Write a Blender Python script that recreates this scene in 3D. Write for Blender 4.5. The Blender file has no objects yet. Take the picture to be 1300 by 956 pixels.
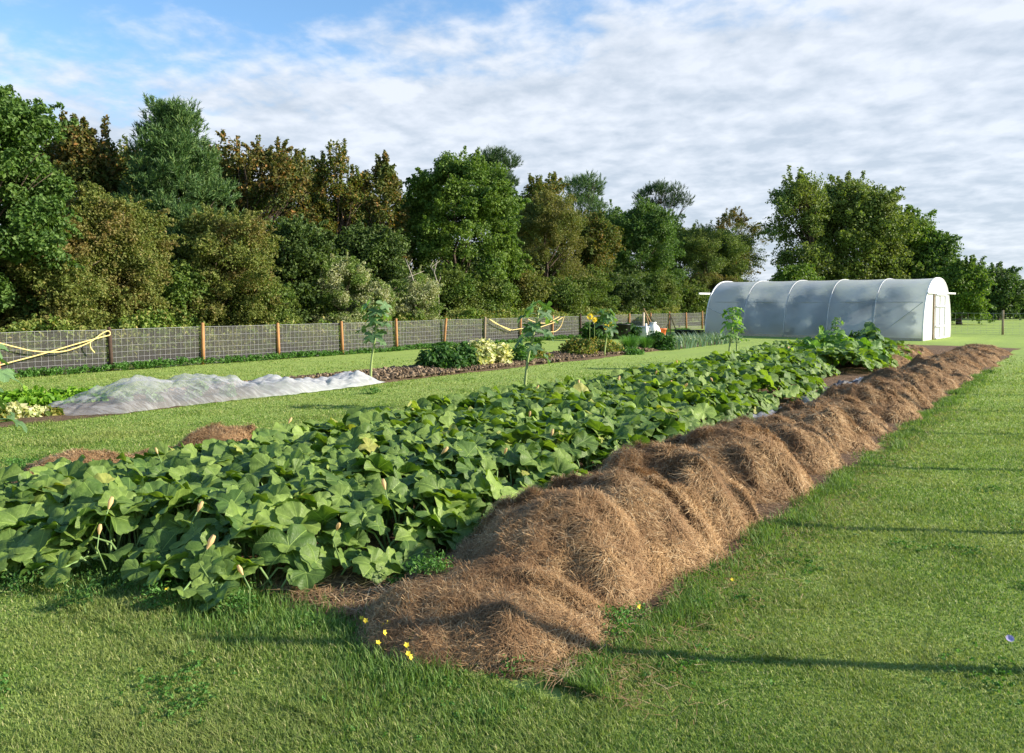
import bpy, math
import numpy as np
from mathutils import Vector, Matrix

# ------------------------------------------------------------------ camera, world, sun
scene = bpy.context.scene
F = 1011.0; CX, CY = 650.0, 433.5; PITCH = math.atan(50.0 / F); CAMZ = 1.75
cam_d = bpy.data.cameras.new("camera"); cam = bpy.data.objects.new("camera", cam_d)
scene.collection.objects.link(cam)
cam_d.sensor_width = 36; cam_d.lens = 36 * F / 1300
cam_d.shift_y = -44.5 / 1300
cam_d.clip_start = 0.05; cam_d.clip_end = 3000
cam.location = (0, 0, CAMZ); cam.rotation_euler = (math.pi / 2 - PITCH, 0, 0)
scene.camera = cam

SUN_AZ = math.radians(-5); SUN_EL = math.radians(23)
sund = Vector((math.cos(SUN_AZ) * math.cos(SUN_EL), math.sin(SUN_AZ) * math.cos(SUN_EL), math.sin(SUN_EL)))
sl = bpy.data.lights.new("sun", 'SUN'); sl.energy = 4.4; sl.angle = math.radians(0.8); sl.color = (1.0, 0.90, 0.76)
so = bpy.data.objects.new("sun", sl); scene.collection.objects.link(so)
so.rotation_euler = (-sund).to_track_quat('-Z', 'Y').to_euler()
so.location = (30, -5, 20)

scene.view_settings.view_transform = 'Standard'
scene.view_settings.look = 'None'
scene.view_settings.gamma = 1
scene.view_settings.use_curve_mapping = False
scene.view_settings.exposure = 1.2
scene.cycles.max_bounces = 6; scene.cycles.diffuse_bounces = 3; scene.cycles.glossy_bounces = 2
scene.cycles.transmission_bounces = 5; scene.cycles.transparent_max_bounces = 10
scene.cycles.caustics_reflective = False; scene.cycles.caustics_refractive = False
scene.cycles.sample_clamp_indirect = 6.0

world = bpy.data.worlds.new("World"); scene.world = world; world.use_nodes = True
def build_world():
    nt = world.node_tree; N = nt.nodes; L = nt.links; N.clear()
    out = N.new('ShaderNodeOutputWorld'); bg = N.new('ShaderNodeBackground'); L.new(bg.outputs[0], out.inputs[0])
    sky = N.new('ShaderNodeTexSky'); sky.sky_type = 'NISHITA'; sky.sun_disc = False
    sky.sun_elevation = SUN_EL; sky.sun_rotation = math.radians(95); sky.air_density = 1.0; sky.dust_density = 0.6
    tc = N.new('ShaderNodeTexCoord'); sep = N.new('ShaderNodeSeparateXYZ'); L.new(tc.outputs['Generated'], sep.inputs[0])
    def m(op, a, b=None, c=None, clamp=False):
        n = N.new('ShaderNodeMath'); n.operation = op; n.use_clamp = clamp
        for i, v in enumerate((a, b, c)):
            if v is None: continue
            if isinstance(v, (int, float)): n.inputs[i].default_value = v
            else: L.new(v, n.inputs[i])
        return n.outputs[0]
    x, y, z = sep.outputs
    zz = m('ADD', m('MAXIMUM', z, 0.0), 0.17)
    px = m('DIVIDE', x, zz); py = m('DIVIDE', y, zz)
    comb = N.new('ShaderNodeCombineXYZ'); L.new(px, comb.inputs[0]); L.new(py, comb.inputs[1])
    def noise(scale, detail, rough, off, sx=1.0, sy=1.0, dist=0.0):
        mp = N.new('ShaderNodeMapping'); L.new(comb.outputs[0], mp.inputs[0])
        mp.inputs['Location'].default_value = off; mp.inputs['Scale'].default_value = (sx, sy, 1)
        mp.inputs['Rotation'].default_value = (0, 0, 0.35)
        n = N.new('ShaderNodeTexNoise'); n.inputs['Scale'].default_value = scale
        n.inputs['Detail'].default_value = detail; n.inputs['Roughness'].default_value = rough
        n.inputs['Distortion'].default_value = dist
        L.new(mp.outputs[0], n.inputs['Vector']); return n.outputs[0]
    big = noise(0.55, 3, 0.5, (3.1, 1.7, 0))
    mid = noise(2.3, 6, 0.58, (8.4, 2.2, 0), 1.0, 0.9, 0.15)
    fine = noise(9.0, 5, 0.55, (1.4, 5.2, 0), 1.0, 0.9, 0.15)
    # coverage: thin towards the upper left, thick low down and to the right
    bias = m('MULTIPLY', m('SUBTRACT', m('ADD', m('MULTIPLY', x, 0.15), 0.262), z), 4.5)
    cov = m('ADD', m('ADD', m('MULTIPLY', big, 0.7), m('MULTIPLY', mid, 1.15)), m('MULTIPLY', fine, 0.85))
    cov = m('ADD', cov, m('ADD', m('MAXIMUM', m('MINIMUM', bias, 0.6), -0.75), -0.37))
    mr = N.new('ShaderNodeMapRange'); mr.interpolation_type = 'SMOOTHSTEP'
    L.new(cov, mr.inputs[0]); mr.inputs[1].default_value = 0.40; mr.inputs[2].default_value = 0.98
    dens = m('MULTIPLY', mr.outputs[0], 0.95)
    # cloud tone
    tone = m('ADD', m('ADD', m('MULTIPLY', noise(3.2, 5, 0.5, (5.0, 9.0, 0), 1.0, 1.0, 0.1), 1.0), m('MULTIPLY', fine, 1.0)), m('MULTIPLY', z, 0.5))
    tr = N.new('ShaderNodeMapRange'); L.new(tone, tr.inputs[0]); tr.inputs[1].default_value = 0.88; tr.inputs[2].default_value = 1.30
    cr = N.new('ShaderNodeMix'); cr.data_type = 'RGBA'; L.new(tr.outputs[0], cr.inputs[0])
    cr.inputs[6].default_value = (3.2, 3.65, 4.25, 1); cr.inputs[7].default_value = (4.75, 5.05, 5.55, 1)
    skm = N.new('ShaderNodeMix'); skm.data_type = 'RGBA'; skm.blend_type = 'MULTIPLY'; skm.inputs[0].default_value = 1
    L.new(sky.outputs[0], skm.inputs[6]); skm.inputs[7].default_value = (0.92, 1.18, 1.38, 1)
    mx = N.new('ShaderNodeMix'); mx.data_type = 'RGBA'; L.new(dens, mx.inputs[0])
    L.new(skm.outputs[2], mx.inputs[6]); L.new(cr.outputs[2], mx.inputs[7])
    L.new(mx.outputs[2], bg.inputs[0]); bg.inputs[1].default_value = 0.082
build_world()

# ------------------------------------------------------------------ coordinates
cp, sp_ = math.cos(PITCH), math.sin(PITCH)
def ray(px, py):
    x = (px - CX) / F; v = -(py - CY) / F
    return np.array([x, cp + v * sp_, -sp_ + v * cp])
def pix(px, py, h=0.0):
    d = ray(px, py); k = (h - CAMZ) / d[2]
    return (d[0] * k, d[1] * k)
D = np.array([0.58, 0.815]); D /= np.linalg.norm(D); NN = np.array([D[1], -D[0]])
def W(s, t): return D * s + NN * t
def ST(x, y): return x * D[0] + y * D[1], x * NN[0] + y * NN[1]
def at_t(px, t):
    r = (px - CX) / F
    s = (r * (NN[1] * t) - NN[0] * t) / (D[0] - r * D[1])
    return W(s, t)
def z_at(xy, py):
    d = ray(CX, py); return CAMZ + d[2] / d[1] * xy[1]
def x_at(px, Y): return (px - CX) / F * Y

rng = np.random.default_rng(7)
class SN:
    """cheap smooth noise: sum of random plane waves"""
    def __init__(s, seed, freq, octs=3, dim=2, gain=0.5):
        r = np.random.default_rng(seed); s.k = []; a = 1.0; f = freq
        for o in range(octs):
            v = r.normal(size=(10, dim)); v /= np.linalg.norm(v, axis=1)[:, None]
            s.k.append((a, v * f * r.uniform(.6, 1.4, (10, 1)), r.uniform(0, 6.28, 10))); a *= gain; f *= 2.1
    def __call__(s, *c):
        p = np.stack([np.asarray(q, float) for q in c], -1); out = 0
        for a, v, ph in s.k: out = out + a * np.sin(p @ v.T + ph).sum(-1) / 4.5
        return out

# ------------------------------------------------------------------ mesh helpers
def link(o, parent=None):
    scene.collection.objects.link(o)
    if parent is not None: o.parent = parent
    return o
def thing(name, label, cat, loc=(0, 0, 0), group=None):
    o = bpy.data.objects.new(name, None); o.empty_display_size = 0.2; link(o); o.location = loc
    o['label'] = label; o['category'] = cat
    if group: o['group'] = group
    return o
def mesh_np(name, V, Fs, mat, parent=None, smooth=False, uv=None, base=None):
    """V (n,3) world coordinates; Fs list of (m,k) arrays; uv (n,2) per vertex"""
    V = np.asarray(V, np.float32)
    if base is None and parent is not None: base = np.array(parent.location)
    if base is not None: V = V - np.asarray(base, np.float32)
    if not isinstance(Fs, (list, tuple)): Fs = [Fs]
    Fs = [np.asarray(f, np.int32) for f in Fs if len(f)]
    me = bpy.data.meshes.new(name)
    me.vertices.add(len(V)); me.vertices.foreach_set("co", V.ravel())
    li = np.concatenate([f.ravel() for f in Fs]); me.loops.add(len(li)); me.loops.foreach_set("vertex_index", li)
    tot = np.concatenate([np.full(len(f), f.shape[1], np.int32) for f in Fs])
    st = np.concatenate([[0], np.cumsum(tot)[:-1]]).astype(np.int32)
    me.polygons.add(len(tot)); me.polygons.foreach_set("loop_start", st)
    if uv is not None:
        l = me.uv_layers.new(name="UVMap"); l.data.foreach_set("uv", np.asarray(uv, np.float32)[li].ravel())
    me.update(calc_edges=True)
    me.polygons.foreach_set("use_smooth", np.full(len(tot), smooth)); me.update()
    me.materials.append(mat)
    o = bpy.data.objects.new(name, me); link(o, parent)
    if parent is None and base is not None: o.location = tuple(float(b) for b in base)
    return o
def tag(o, label=None, cat=None, group=None, kind=None):
    if label: o['label'] = label
    if cat: o['category'] = cat
    if group: o['group'] = group
    if kind: o['kind'] = kind
    return o
class MB:
    def __init__(s): s.V = []; s.F = {}; s.n = 0
    def add(s, V, Fs):
        V = np.asarray(V, float)
        for f in (Fs if isinstance(Fs, list) else [Fs]):
            f = np.asarray(f); s.F.setdefault(f.shape[1], []).append(f + s.n)
        s.V.append(V); s.n += len(V); return s
    def box(s, c, size, ax=None, bev=0.0):
        """box centred at c; ax = 3x3 rows of axes"""
        ax = np.eye(3) if ax is None else np.asarray(ax, float); h = np.asarray(size, float) / 2
        if bev <= 0:
            cs = np.array([[x, y, z] for x in (-1, 1) for y in (-1, 1) for z in (-1, 1)]) * h
            f = [[0, 1, 3, 2], [4, 6, 7, 5], [0, 4, 5, 1], [2, 3, 7, 6], [0, 2, 6, 4], [1, 5, 7, 3]]
            return s.add(cs @ ax + c, np.array(f))
        import itertools
        pts = []; idx = {}
        for sx, sy, sz in itertools.product((-1, 1), repeat=3):
            for a in range(3):
                p = np.array([sx, sy, sz]) * (h - bev); p[a] = (sx, sy, sz)[a] * h[a]
                idx[(sx, sy, sz, a)] = len(pts); pts.append(p)
        q = []; tr = []
        for a in range(3):
            b, c2 = [(1, 2), (0, 2), (0, 1)][a]
            for sg in (-1, 1):
                r = []
                for u, v in ((-1, -1), (1, -1), (1, 1), (-1, 1)):
                    k = [0, 0, 0]; k[a] = sg; k[b] = u; k[c2] = v; r.append(idx[tuple(k) + (a,)])
                q.append(r)
            for u in (-1, 1):
                for v in (-1, 1):
                    k1 = [0, 0, 0]; k1[a] = -1; k1[b] = u; k1[c2] = v; k2 = list(k1); k2[a] = 1
                    q.append([idx[tuple(k1) + (b,)], idx[tuple(k2) + (b,)], idx[tuple(k2) + (c2,)], idx[tuple(k1) + (c2,)]])
        for sx, sy, sz in itertools.product((-1, 1), repeat=3): tr.append([idx[(sx, sy, sz, a)] for a in range(3)])
        return s.add(np.array(pts) @ ax + c, [np.array(q), np.array(tr)])
    def tube(s, P, R, n=6, cap=True):
        P = np.asarray(P, float); m = len(P); R = np.atleast_1d(np.asarray(R, float)); R = np.interp(np.linspace(0, 1, m), np.linspace(0, 1, len(R)), R)
        T = np.gradient(P, axis=0); T /= np.linalg.norm(T, axis=1)[:, None] + 1e-9
        up = np.array([0, 0, 1.0]) if abs(T[0][2]) < .9 else np.array([1.0, 0, 0])
        a = np.arange(n) / n * 2 * np.pi; V = []
        for i in range(m):
            u = np.cross(T[i], up); u /= np.linalg.norm(u) + 1e-9; v = np.cross(u, T[i])
            V.append(P[i] + R[i] * (np.cos(a)[:, None] * u + np.sin(a)[:, None] * v))
        i = np.arange(m - 1)[:, None] * n; j = np.arange(n)[None]; j2 = (j + 1) % n
        f = np.stack([i + j, i + j2, i + n + j2, i + n + j], -1).reshape(-1, 4)
        fs = [f]
        if cap and n <= 12: fs += [np.arange(n)[None][:, ::-1], (np.arange(n) + (m - 1) * n)[None]]
        return s.add(np.concatenate(V), fs)
    def build(s, name, mat, parent=None, smooth=False, base=None):
        return mesh_np(name, np.concatenate(s.V), [np.concatenate(f) for f in s.F.values()], mat, parent, smooth, base=base)

# ------------------------------------------------------------------ materials
def newmat(name):
    m = bpy.data.materials.new(name); m.use_nodes = True; nt = m.node_tree; nt.nodes.clear()
    out = nt.nodes.new('ShaderNodeOutputMaterial'); return m, nt, out
def ramp(nt, fac, stops):
    r = nt.nodes.new('ShaderNodeValToRGB'); nt.links.new(fac, r.inputs[0]); e = r.color_ramp.elements
    while len(e) < len(stops): e.new(0.5)
    for i, (p, c) in enumerate(stops): e[i].position = p; e[i].color = tuple(c) + (1,)
    return r.outputs[0]
def nz(nt, scale, detail=4, rough=.55, vec=None, dist=0):
    n = nt.nodes.new('ShaderNodeTexNoise'); n.inputs['Scale'].default_value = scale; n.inputs['Detail'].default_value = detail
    n.inputs['Roughness'].default_value = rough; n.inputs['Distortion'].default_value = dist
    if vec is not None: nt.links.new(vec, n.inputs['Vector'])
    return n.outputs[0]
def mixc(nt, fac, a, b, blend='MIX'):
    n = nt.nodes.new('ShaderNodeMix'); n.data_type = 'RGBA'; n.blend_type = blend
    for i, v in ((0, fac), (6, a), (7, b)):
        if hasattr(v, 'is_linked'): nt.links.new(v, n.inputs[i])
        elif i == 0: n.inputs[0].default_value = v
        else: n.inputs[i].default_value = tuple(v) + (1,)
    return n.outputs[2]
def mrange(nt, v, a, b, c=0., d=1.):
    n = nt.nodes.new('ShaderNodeMapRange'); nt.links.new(v, n.inputs[0])
    for i, q in enumerate((a, b, c, d)): n.inputs[i + 1].default_value = q
    return n.outputs[0]
def mth(nt, op, a, b=None):
    n = nt.nodes.new('ShaderNodeMath'); n.operation = op
    for i, v in enumerate((a, b)):
        if v is None: continue
        if isinstance(v, (int, float)): n.inputs[i].default_value = v
        else: nt.links.new(v, n.inputs[i])
    return n.outputs[0]
def wpos(nt): return nt.nodes.new('ShaderNodeNewGeometry').outputs['Position']
def principled(nt, col, rough=.6, spec=.3):
    p = nt.nodes.new('ShaderNodeBsdfPrincipled')
    if hasattr(col, 'is_linked'): nt.links.new(col, p.inputs['Base Color'])
    else: p.inputs['Base Color'].default_value = tuple(col) + (1,)
    p.inputs['Roughness'].default_value = rough; p.inputs['Specular IOR Level'].default_value = spec
    return p
def bump(nt, p, h, strength=.5, dist=.02):
    b = nt.nodes.new('ShaderNodeBump'); nt.links.new(h, b.inputs['Height']); b.inputs['Strength'].default_value = strength
    b.inputs['Distance'].default_value = dist; nt.links.new(b.outputs[0], p.inputs['Normal'])
def foliage(name, stops, patch=None, pamt=.5, pscale=.5, trans=.32, rough=.55, spec=.25, tint=(1.3, 1.35, .55), plo=.45, phi=.62, gain=1.0):
    """leaf colour varies leaf by leaf (stops) and in drifts (patch colour)"""
    m, nt, out = newmat(name); g = nt.nodes.new('ShaderNodeNewGeometry')
    stops = [(p_, tuple(min(.95, q_ * gain) for q_ in c_)) for p_, c_ in stops]
    if patch is not None: patch = tuple(min(.95, q_ * gain) for q_ in patch)
    c = ramp(nt, g.outputs['Random Per Island'], stops)
    if patch is not None:
        n = nz(nt, pscale, 4, .6, g.outputs['Position']); f = mrange(nt, n, plo, phi, 0, pamt)
        r2 = mth(nt, 'FRACT', mth(nt, 'MULTIPLY', g.outputs['Random Per Island'], 17.3))
        f = mth(nt, 'MULTIPLY', f, mrange(nt, r2, .0, 1., .5, 1.3))
        c = mixc(nt, f, c, patch)
    p = principled(nt, c, rough, spec)
    t = nt.nodes.new('ShaderNodeBsdfTranslucent'); tc = mixc(nt, 1.0, c, tint, 'MULTIPLY'); nt.links.new(tc, t.inputs[0])
    mx = nt.nodes.new('ShaderNodeMixShader'); mx.inputs[0].default_value = trans
    nt.links.new(p.outputs[0], mx.inputs[1]); nt.links.new(t.outputs[0], mx.inputs[2]); nt.links.new(mx.outputs[0], out.inputs[0])
    return m
def plain(name, col, rough=.6, spec=.3, var=.25, scale=8, b=0., col2=None):
    m, nt, out = newmat(name); pos = wpos(nt); n = nz(nt, scale, 5, .6, pos)
    c2 = col2 if col2 is not None else tuple(v * (1 - var) for v in col)
    c = mixc(nt, mrange(nt, n, .35, .65), col, c2); p = principled(nt, c, rough, spec)
    if b: bump(nt, p, n, b, .01)
    nt.links.new(p.outputs[0], out.inputs[0]); return m

M = {}
M['sycamore'] = foliage('sycamore_leaf', [(0, (.036, .075, .014)), (.6, (.075, .140, .022)), (1, (.14, .20, .040))], (.13, .19, .03), .6, .9, gain=1.4)
M['sycamore_dark'] = foliage('dark_leaf', [(0, (.026, .056, .015)), (.6, (.055, .105, .022)), (1, (.10, .15, .036))], (.07, .13, .025), .5, .8, gain=1.65)
M['rust'] = foliage('rust_leaf', [(0, (.055, .068, .018)), (.5, (.105, .105, .026)), (.85, (.17, .115, .032)), (1, (.30, .15, .045))], (.075, .11, .025), .9, .8, gain=1.3)
M['rustgreen'] = foliage('turning_leaf', [(0, (.05, .075, .016)), (.6, (.10, .12, .022)), (.9, (.18, .13, .03)), (1, (.28, .15, .04))], (.06, .11, .022), .8, .7, gain=1.4)
M['pine'] = foliage('pine_needle', [(0, (.024, .056, .018)), (.7, (.062, .118, .036)), (1, (.125, .18, .052))], None, trans=.18, rough=.5, gain=1.6)
M['pine_dark'] = foliage('dark_pine_needle', [(0, (.020, .044, .018)), (.7, (.042, .078, .028)), (1, (.075, .12, .04))], None, trans=.15, rough=.5, gain=1.6)
M['hawthorn'] = foliage('hawthorn_leaf', [(0, (.075, .100, .022)), (.5, (.13, .165, .036)), (.85, (.18, .20, .05)), (1, (.21, .17, .055))], (.22, .135, .060), .6, .55, plo=.47, phi=.6, gain=1.25)
M['hawthorn_brown'] = foliage('brown_hawthorn_leaf', [(0, (.075, .085, .022)), (.5, (.12, .125, .032)), (1, (.19, .165, .05))], (.085, .13, .028), .75, .7, gain=1.4)
M['hedge'] = foliage('hedge_leaf', [(0, (.04, .08, .016)), (.6, (.085, .145, .025)), (1, (.15, .20, .045))], (.12, .13, .03), .6, .8, gain=1.4)
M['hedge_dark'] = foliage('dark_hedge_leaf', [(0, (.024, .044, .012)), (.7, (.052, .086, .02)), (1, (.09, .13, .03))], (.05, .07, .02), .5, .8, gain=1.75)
M['clematis'] = foliage('clematis_leaf', [(0, (.06, .115, .02)), (.6, (.13, .20, .04)), (1, (.22, .29, .07))], (.42, .42, .26), .9, 1.6, plo=.47, phi=.56, gain=1.15)
M['willow'] = foliage('willow_leaf', [(0, (.055, .085, .022)), (.6, (.105, .155, .034)), (1, (.18, .23, .06))], (.13, .14, .03), .5, .5, gain=1.4)
M['lime'] = foliage('field_tree_leaf', [(0, (.05, .10, .016)), (.6, (.10, .175, .022)), (1, (.17, .24, .04))], (.06, .10, .02), .6, .35, gain=1.4)
M['far'] = foliage('far_tree_leaf', [(0, (.03, .06, .018)), (.7, (.055, .105, .028)), (1, (.09, .15, .04))], (.09, .11, .04), .5, .3, gain=1.5)
M['brightleaf'] = foliage('salad_leaf', [(0, (.10, .24, .02)), (.7, (.20, .38, .03)), (1, (.32, .48, .06))], None, trans=.4)
M['darkleaf'] = foliage('dark_crop_leaf', [(0, (.025, .075, .015)), (.7, (.055, .14, .025)), (1, (.10, .21, .04))], None, trans=.3)
M['yellowing'] = foliage('yellowing_leaf', [(0, (.07, .13, .02)), (.5, (.16, .22, .04)), (.8, (.32, .28, .06)), (1, (.42, .30, .10))], None, trans=.35)
M['cream'] = foliage('variegated_leaf', [(0, (.30, .38, .14)), (.6, (.62, .62, .32)), (1, (.78, .72, .48))], None, trans=.35)
M['fennel'] = foliage('feathery_leaf', [(0, (.07, .19, .04)), (1, (.16, .34, .07))], None, trans=.35)
M['leek'] = foliage('leek_leaf', [(0, (.10, .19, .13)), (.7, (.20, .31, .20)), (1, (.34, .42, .28))], None, trans=.25, rough=.4)
M['cabbage'] = foliage('cabbage_leaf', [(0, (.09, .19, .08)), (1, (.24, .36, .14))], None, trans=.2)
M['weed'] = foliage('weed_leaf', [(0, (.05, .13, .02)), (.7, (.09, .22, .04)), (1, (.17, .32, .08))], None, trans=.35)
M['undergrowth'] = foliage('bramble_leaf', [(0, (.05, .10, .016)), (.5, (.11, .18, .03)), (.85, (.19, .24, .05)), (1, (.30, .24, .09))], (.22, .20, .07), .6, .9, gain=1.4)
M['bark'] = plain('bark', (.13, .10, .075), .9, .1, .5, 14, .6)
M['bark_pale'] = plain('pale_bark', (.42, .38, .32), .8, .1, .3, 14, .3)
M['post'] = plain('treated_post_wood', (.46, .24, .10), .75, .2, .4, 6, .2, (.34, .17, .07))
M['post_dark'] = plain('old_post_wood', (.09, .06, .045), .85, .15, .4, 6, .2)
M['post_grey'] = plain('weathered_post_wood', (.36, .28, .19), .8, .2, .3, 6, .2)
M['wire'] = plain('galvanised_wire', (.34, .34, .34), .4, .5, .1)
M['white_paint'] = plain('white_frame', (.80, .80, .80), .4, .4, .05)
M['tape'] = plain('repair_tape', (.55, .57, .58), .5, .3, .05)
M['steel'] = plain('grey_steel', (.45, .47, .48), .4, .5, .1)
M['black_plastic'] = plain('black_plastic', (.018, .018, .02), .45, .4, .3)
M['orange'] = plain('orange_plastic', (.75, .17, .05), .5, .4, .1)
M['white_plastic'] = plain('white_plastic', (.78, .78, .74), .5, .4, .1)
M['rope'] = plain('yellow_rope', (.72, .52, .17), .8, .2, .2, 60, 0, (.80, .66, .32))
M['timber'] = plain('pale_timber', (.62, .52, .38), .8, .2, .25, 10)
M['cane'] = plain('brown_cane', (.38, .25, .13), .7, .2, .3, 10)
M['yellow_petal'] = foliage('yellow_petal', [(0, (.85, .60, .02)), (1, (.93, .74, .08))], None, trans=.3)
M['lilac'] = foliage('lilac_petal', [(0, (.42, .36, .62)), (1, (.62, .56, .80))], None, trans=.3, tint=(1, 1, 1))
M['squash_petal'] = foliage('squash_petal', [(0, (.80, .50, .16)), (.5, (.82, .64, .34)), (1, (.90, .48, .10))], None, trans=.35, tint=(1, 1, .8))
M['greenstem'] = plain('green_stem', (.24, .34, .10), .6, .3, .3, 20, 0, (.34, .40, .16))
M['petiole'] = plain('pale_green_stalk', (.20, .32, .10), .6, .3, .3, 20)

def lawn_mat():
    m, nt, out = newmat('lawn_turf'); pos = wpos(nt)
    n1 = nz(nt, .35, 4, .6, pos); n2 = nz(nt, 2.2, 6, .65, pos); n3 = nz(nt, 60, 4, .7, pos); n4 = nz(nt, 12, 4, .6, pos)
    c = mixc(nt, mrange(nt, n2, .35, .7), (.275, .375, .095), (.385, .455, .140))
    c = mixc(nt, mrange(nt, n1, .42, .66, 0, .6), c, (.36, .46, .12))
    c = mixc(nt, mrange(nt, n3, .35, .7, 0, .75), c, (.16, .26, .05))
    c = mixc(nt, mrange(nt, n4, .62, .76, 0, .5), c, (.40, .37, .13))
    # mowing: faint alternating bands running with the beds
    sx = nt.nodes.new('ShaderNodeSeparateXYZ'); nt.links.new(pos, sx.inputs[0])
    t = mth(nt, 'ADD', mth(nt, 'MULTIPLY', sx.outputs[0], float(NN[0])), mth(nt, 'MULTIPLY', sx.outputs[1], float(NN[1])))
    band = mth(nt, 'SINE', mth(nt, 'MULTIPLY', t, 5.6))
    c = mixc(nt, mrange(nt, band, -.5, .5, 0, .14), c, (.36, .48, .09))
    p = principled(nt, c, .85, .08); hb = mth(nt, 'ADD', n3, mth(nt, 'MULTIPLY', nz(nt, 220, 3, .7, pos), .6)); bump(nt, p, hb, .6, .015)
    nt.links.new(p.outputs[0], out.inputs[0]); return m
M['lawn'] = lawn_mat()
def soil_mat(name, a, b, c3, scale=1.):
    m, nt, out = newmat(name); pos = wpos(nt)
    n1 = nz(nt, 3 * scale, 6, .65, pos); n2 = nz(nt, 30 * scale, 5, .7, pos); n3 = nz(nt, 120 * scale, 3, .7, pos)
    c = mixc(nt, mrange(nt, n1, .35, .65), a, b); c = mixc(nt, mrange(nt, n2, .45, .72, 0, .8), c, c3)
    p = principled(nt, c, .9, .12); bump(nt, p, mth(nt, 'ADD', n2, mth(nt, 'MULTIPLY', n3, .5)), 1.0, .03)
    nt.links.new(p.outputs[0], out.inputs[0]); return m
M['soil'] = soil_mat('bare_soil', (.12, .078, .050), (.19, .125, .080), (.29, .20, .13))
M['soil_dark'] = soil_mat('composted_soil', (.09, .064, .040), (.15, .105, .065), (.23, .165, .105))
M['hay_core'] = soil_mat('matted_hay', (.24, .145, .075), (.36, .23, .12), (.12, .068, .036), 1.3)
def straw_mat():
    m, nt, out = newmat('dry_hay_strand'); g = nt.nodes.new('ShaderNodeNewGeometry')
    c = ramp(nt, g.outputs['Random Per Island'], [(0, (.20, .118, .055)), (.4, (.40, .245, .115)), (.8, (.56, .375, .185)), (1, (.76, .60, .37))])
    n = nz(nt, 2.6, 4, .6, g.outputs['Position']); c = mixc(nt, mrange(nt, n, .42, .64, 0, .7), c, (.26, .15, .075))
    p = principled(nt, c, .7, .2); t = nt.nodes.new('ShaderNodeBsdfTranslucent'); nt.links.new(c, t.inputs[0])
    mx = nt.nodes.new('ShaderNodeMixShader'); mx.inputs[0].default_value = .2
    nt.links.new(p.outputs[0], mx.inputs[1]); nt.links.new(t.outputs[0], mx.inputs[2]); nt.links.new(mx.outputs[0], out.inputs[0])
    return m
M['straw'] = straw_mat()
M['grass'] = foliage('grass_blade', [(0, (.095, .168, .030)), (.5, (.178, .278, .052)), (.85, (.28, .36, .09)), (1, (.50, .46, .24))], (.34, .36, .12), .5, .8, trans=.35, rough=.5, tint=(1.2, 1.3, .6))
M['longgrass'] = foliage('long_grass_blade', [(0, (.075, .155, .032)), (.6, (.14, .25, .055)), (1, (.27, .35, .11))], None, trans=.38, rough=.5)
def squash_mat(name, base, light, yellow):
    m, nt, out = newmat(name); g = nt.nodes.new('ShaderNodeNewGeometry'); uv = nt.nodes.new('ShaderNodeUVMap')
    sp = nt.nodes.new('ShaderNodeSeparateXYZ'); nt.links.new(uv.outputs[0], sp.inputs[0])
    u = mth(nt, 'SUBTRACT', sp.outputs[0], .5); v = mth(nt, 'SUBTRACT', sp.outputs[1], .5)
    r = mth(nt, 'SQRT', mth(nt, 'ADD', mth(nt, 'MULTIPLY', u, u), mth(nt, 'MULTIPLY', v, v))); a = mth(nt, 'ARCTAN2', v, u)
    rnd = g.outputs['Random Per Island']
    c = ramp(nt, rnd, [(0, base), (.55, tuple(.5 * (x + y) for x, y in zip(base, light))), (.90, light), (.97, tuple(min(1, q * 1.35) for q in light)), (.992, yellow), (1, yellow)])
    mott = nz(nt, 26, 4, .6, g.outputs['Position']); c = mixc(nt, mrange(nt, mott, .4, .7, 0, .45), c, tuple(x * .62 for x in base))
    blo = nz(nt, 9, 3, .5, g.outputs['Position']); c = mixc(nt, mrange(nt, blo, .55, .72, 0, .35), c, tuple(min(1, x * 1.5) for x in light))
    # five main veins and their side veins, paler than the blade
    s5 = mth(nt, 'ABSOLUTE', mth(nt, 'SINE', mth(nt, 'MULTIPLY', a, 3.0)))
    vein = mth(nt, 'MULTIPLY', s5, r); f = mrange(nt, vein, .004, .016, .75, 0)
    side = mth(nt, 'ABSOLUTE', mth(nt, 'SINE', mth(nt, 'ADD', mth(nt, 'MULTIPLY', r, 44.), mth(nt, 'MULTIPLY', s5, -9.)))); f2 = mrange(nt, side, .03, .16, .16, 0)
    c = mixc(nt, mth(nt, 'MAXIMUM', f, f2), c, tuple(min(1, x * 1.9 + .02) for x in light))
    p = principled(nt, c, .52, .35); hb = mth(nt, 'ADD', mth(nt, 'MULTIPLY', mott, .6), mth(nt, 'MULTIPLY', mrange(nt, side, .0, .3, -1, 0), .22)); bump(nt, p, hb, .55, .02)
    t = nt.nodes.new('ShaderNodeBsdfTranslucent'); nt.links.new(mixc(nt, 1., c, (1.5, 1.6, .35), 'MULTIPLY'), t.inputs[0])
    mx = nt.nodes.new('ShaderNodeMixShader'); mx.inputs[0].default_value = .3
    nt.links.new(p.outputs[0], mx.inputs[1]); nt.links.new(t.outputs[0], mx.inputs[2]); nt.links.new(mx.outputs[0], out.inputs[0])
    return m
M['squash'] = squash_mat('squash_leaf', (.066, .138, .025), (.225, .325, .066), (.38, .38, .09))
M['squash_far'] = squash_mat('squash_leaf_bright', (.070, .150, .030), (.25, .36, .080), (.40, .40, .11))
M['tallleaf'] = squash_mat('tall_plant_leaf', (.065, .14, .055), (.14, .24, .095), (.14, .28, .09))
M['bigleaf'] = squash_mat('courgette_leaf', (.09, .20, .03), (.20, .36, .06), (.18, .34, .06))

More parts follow.
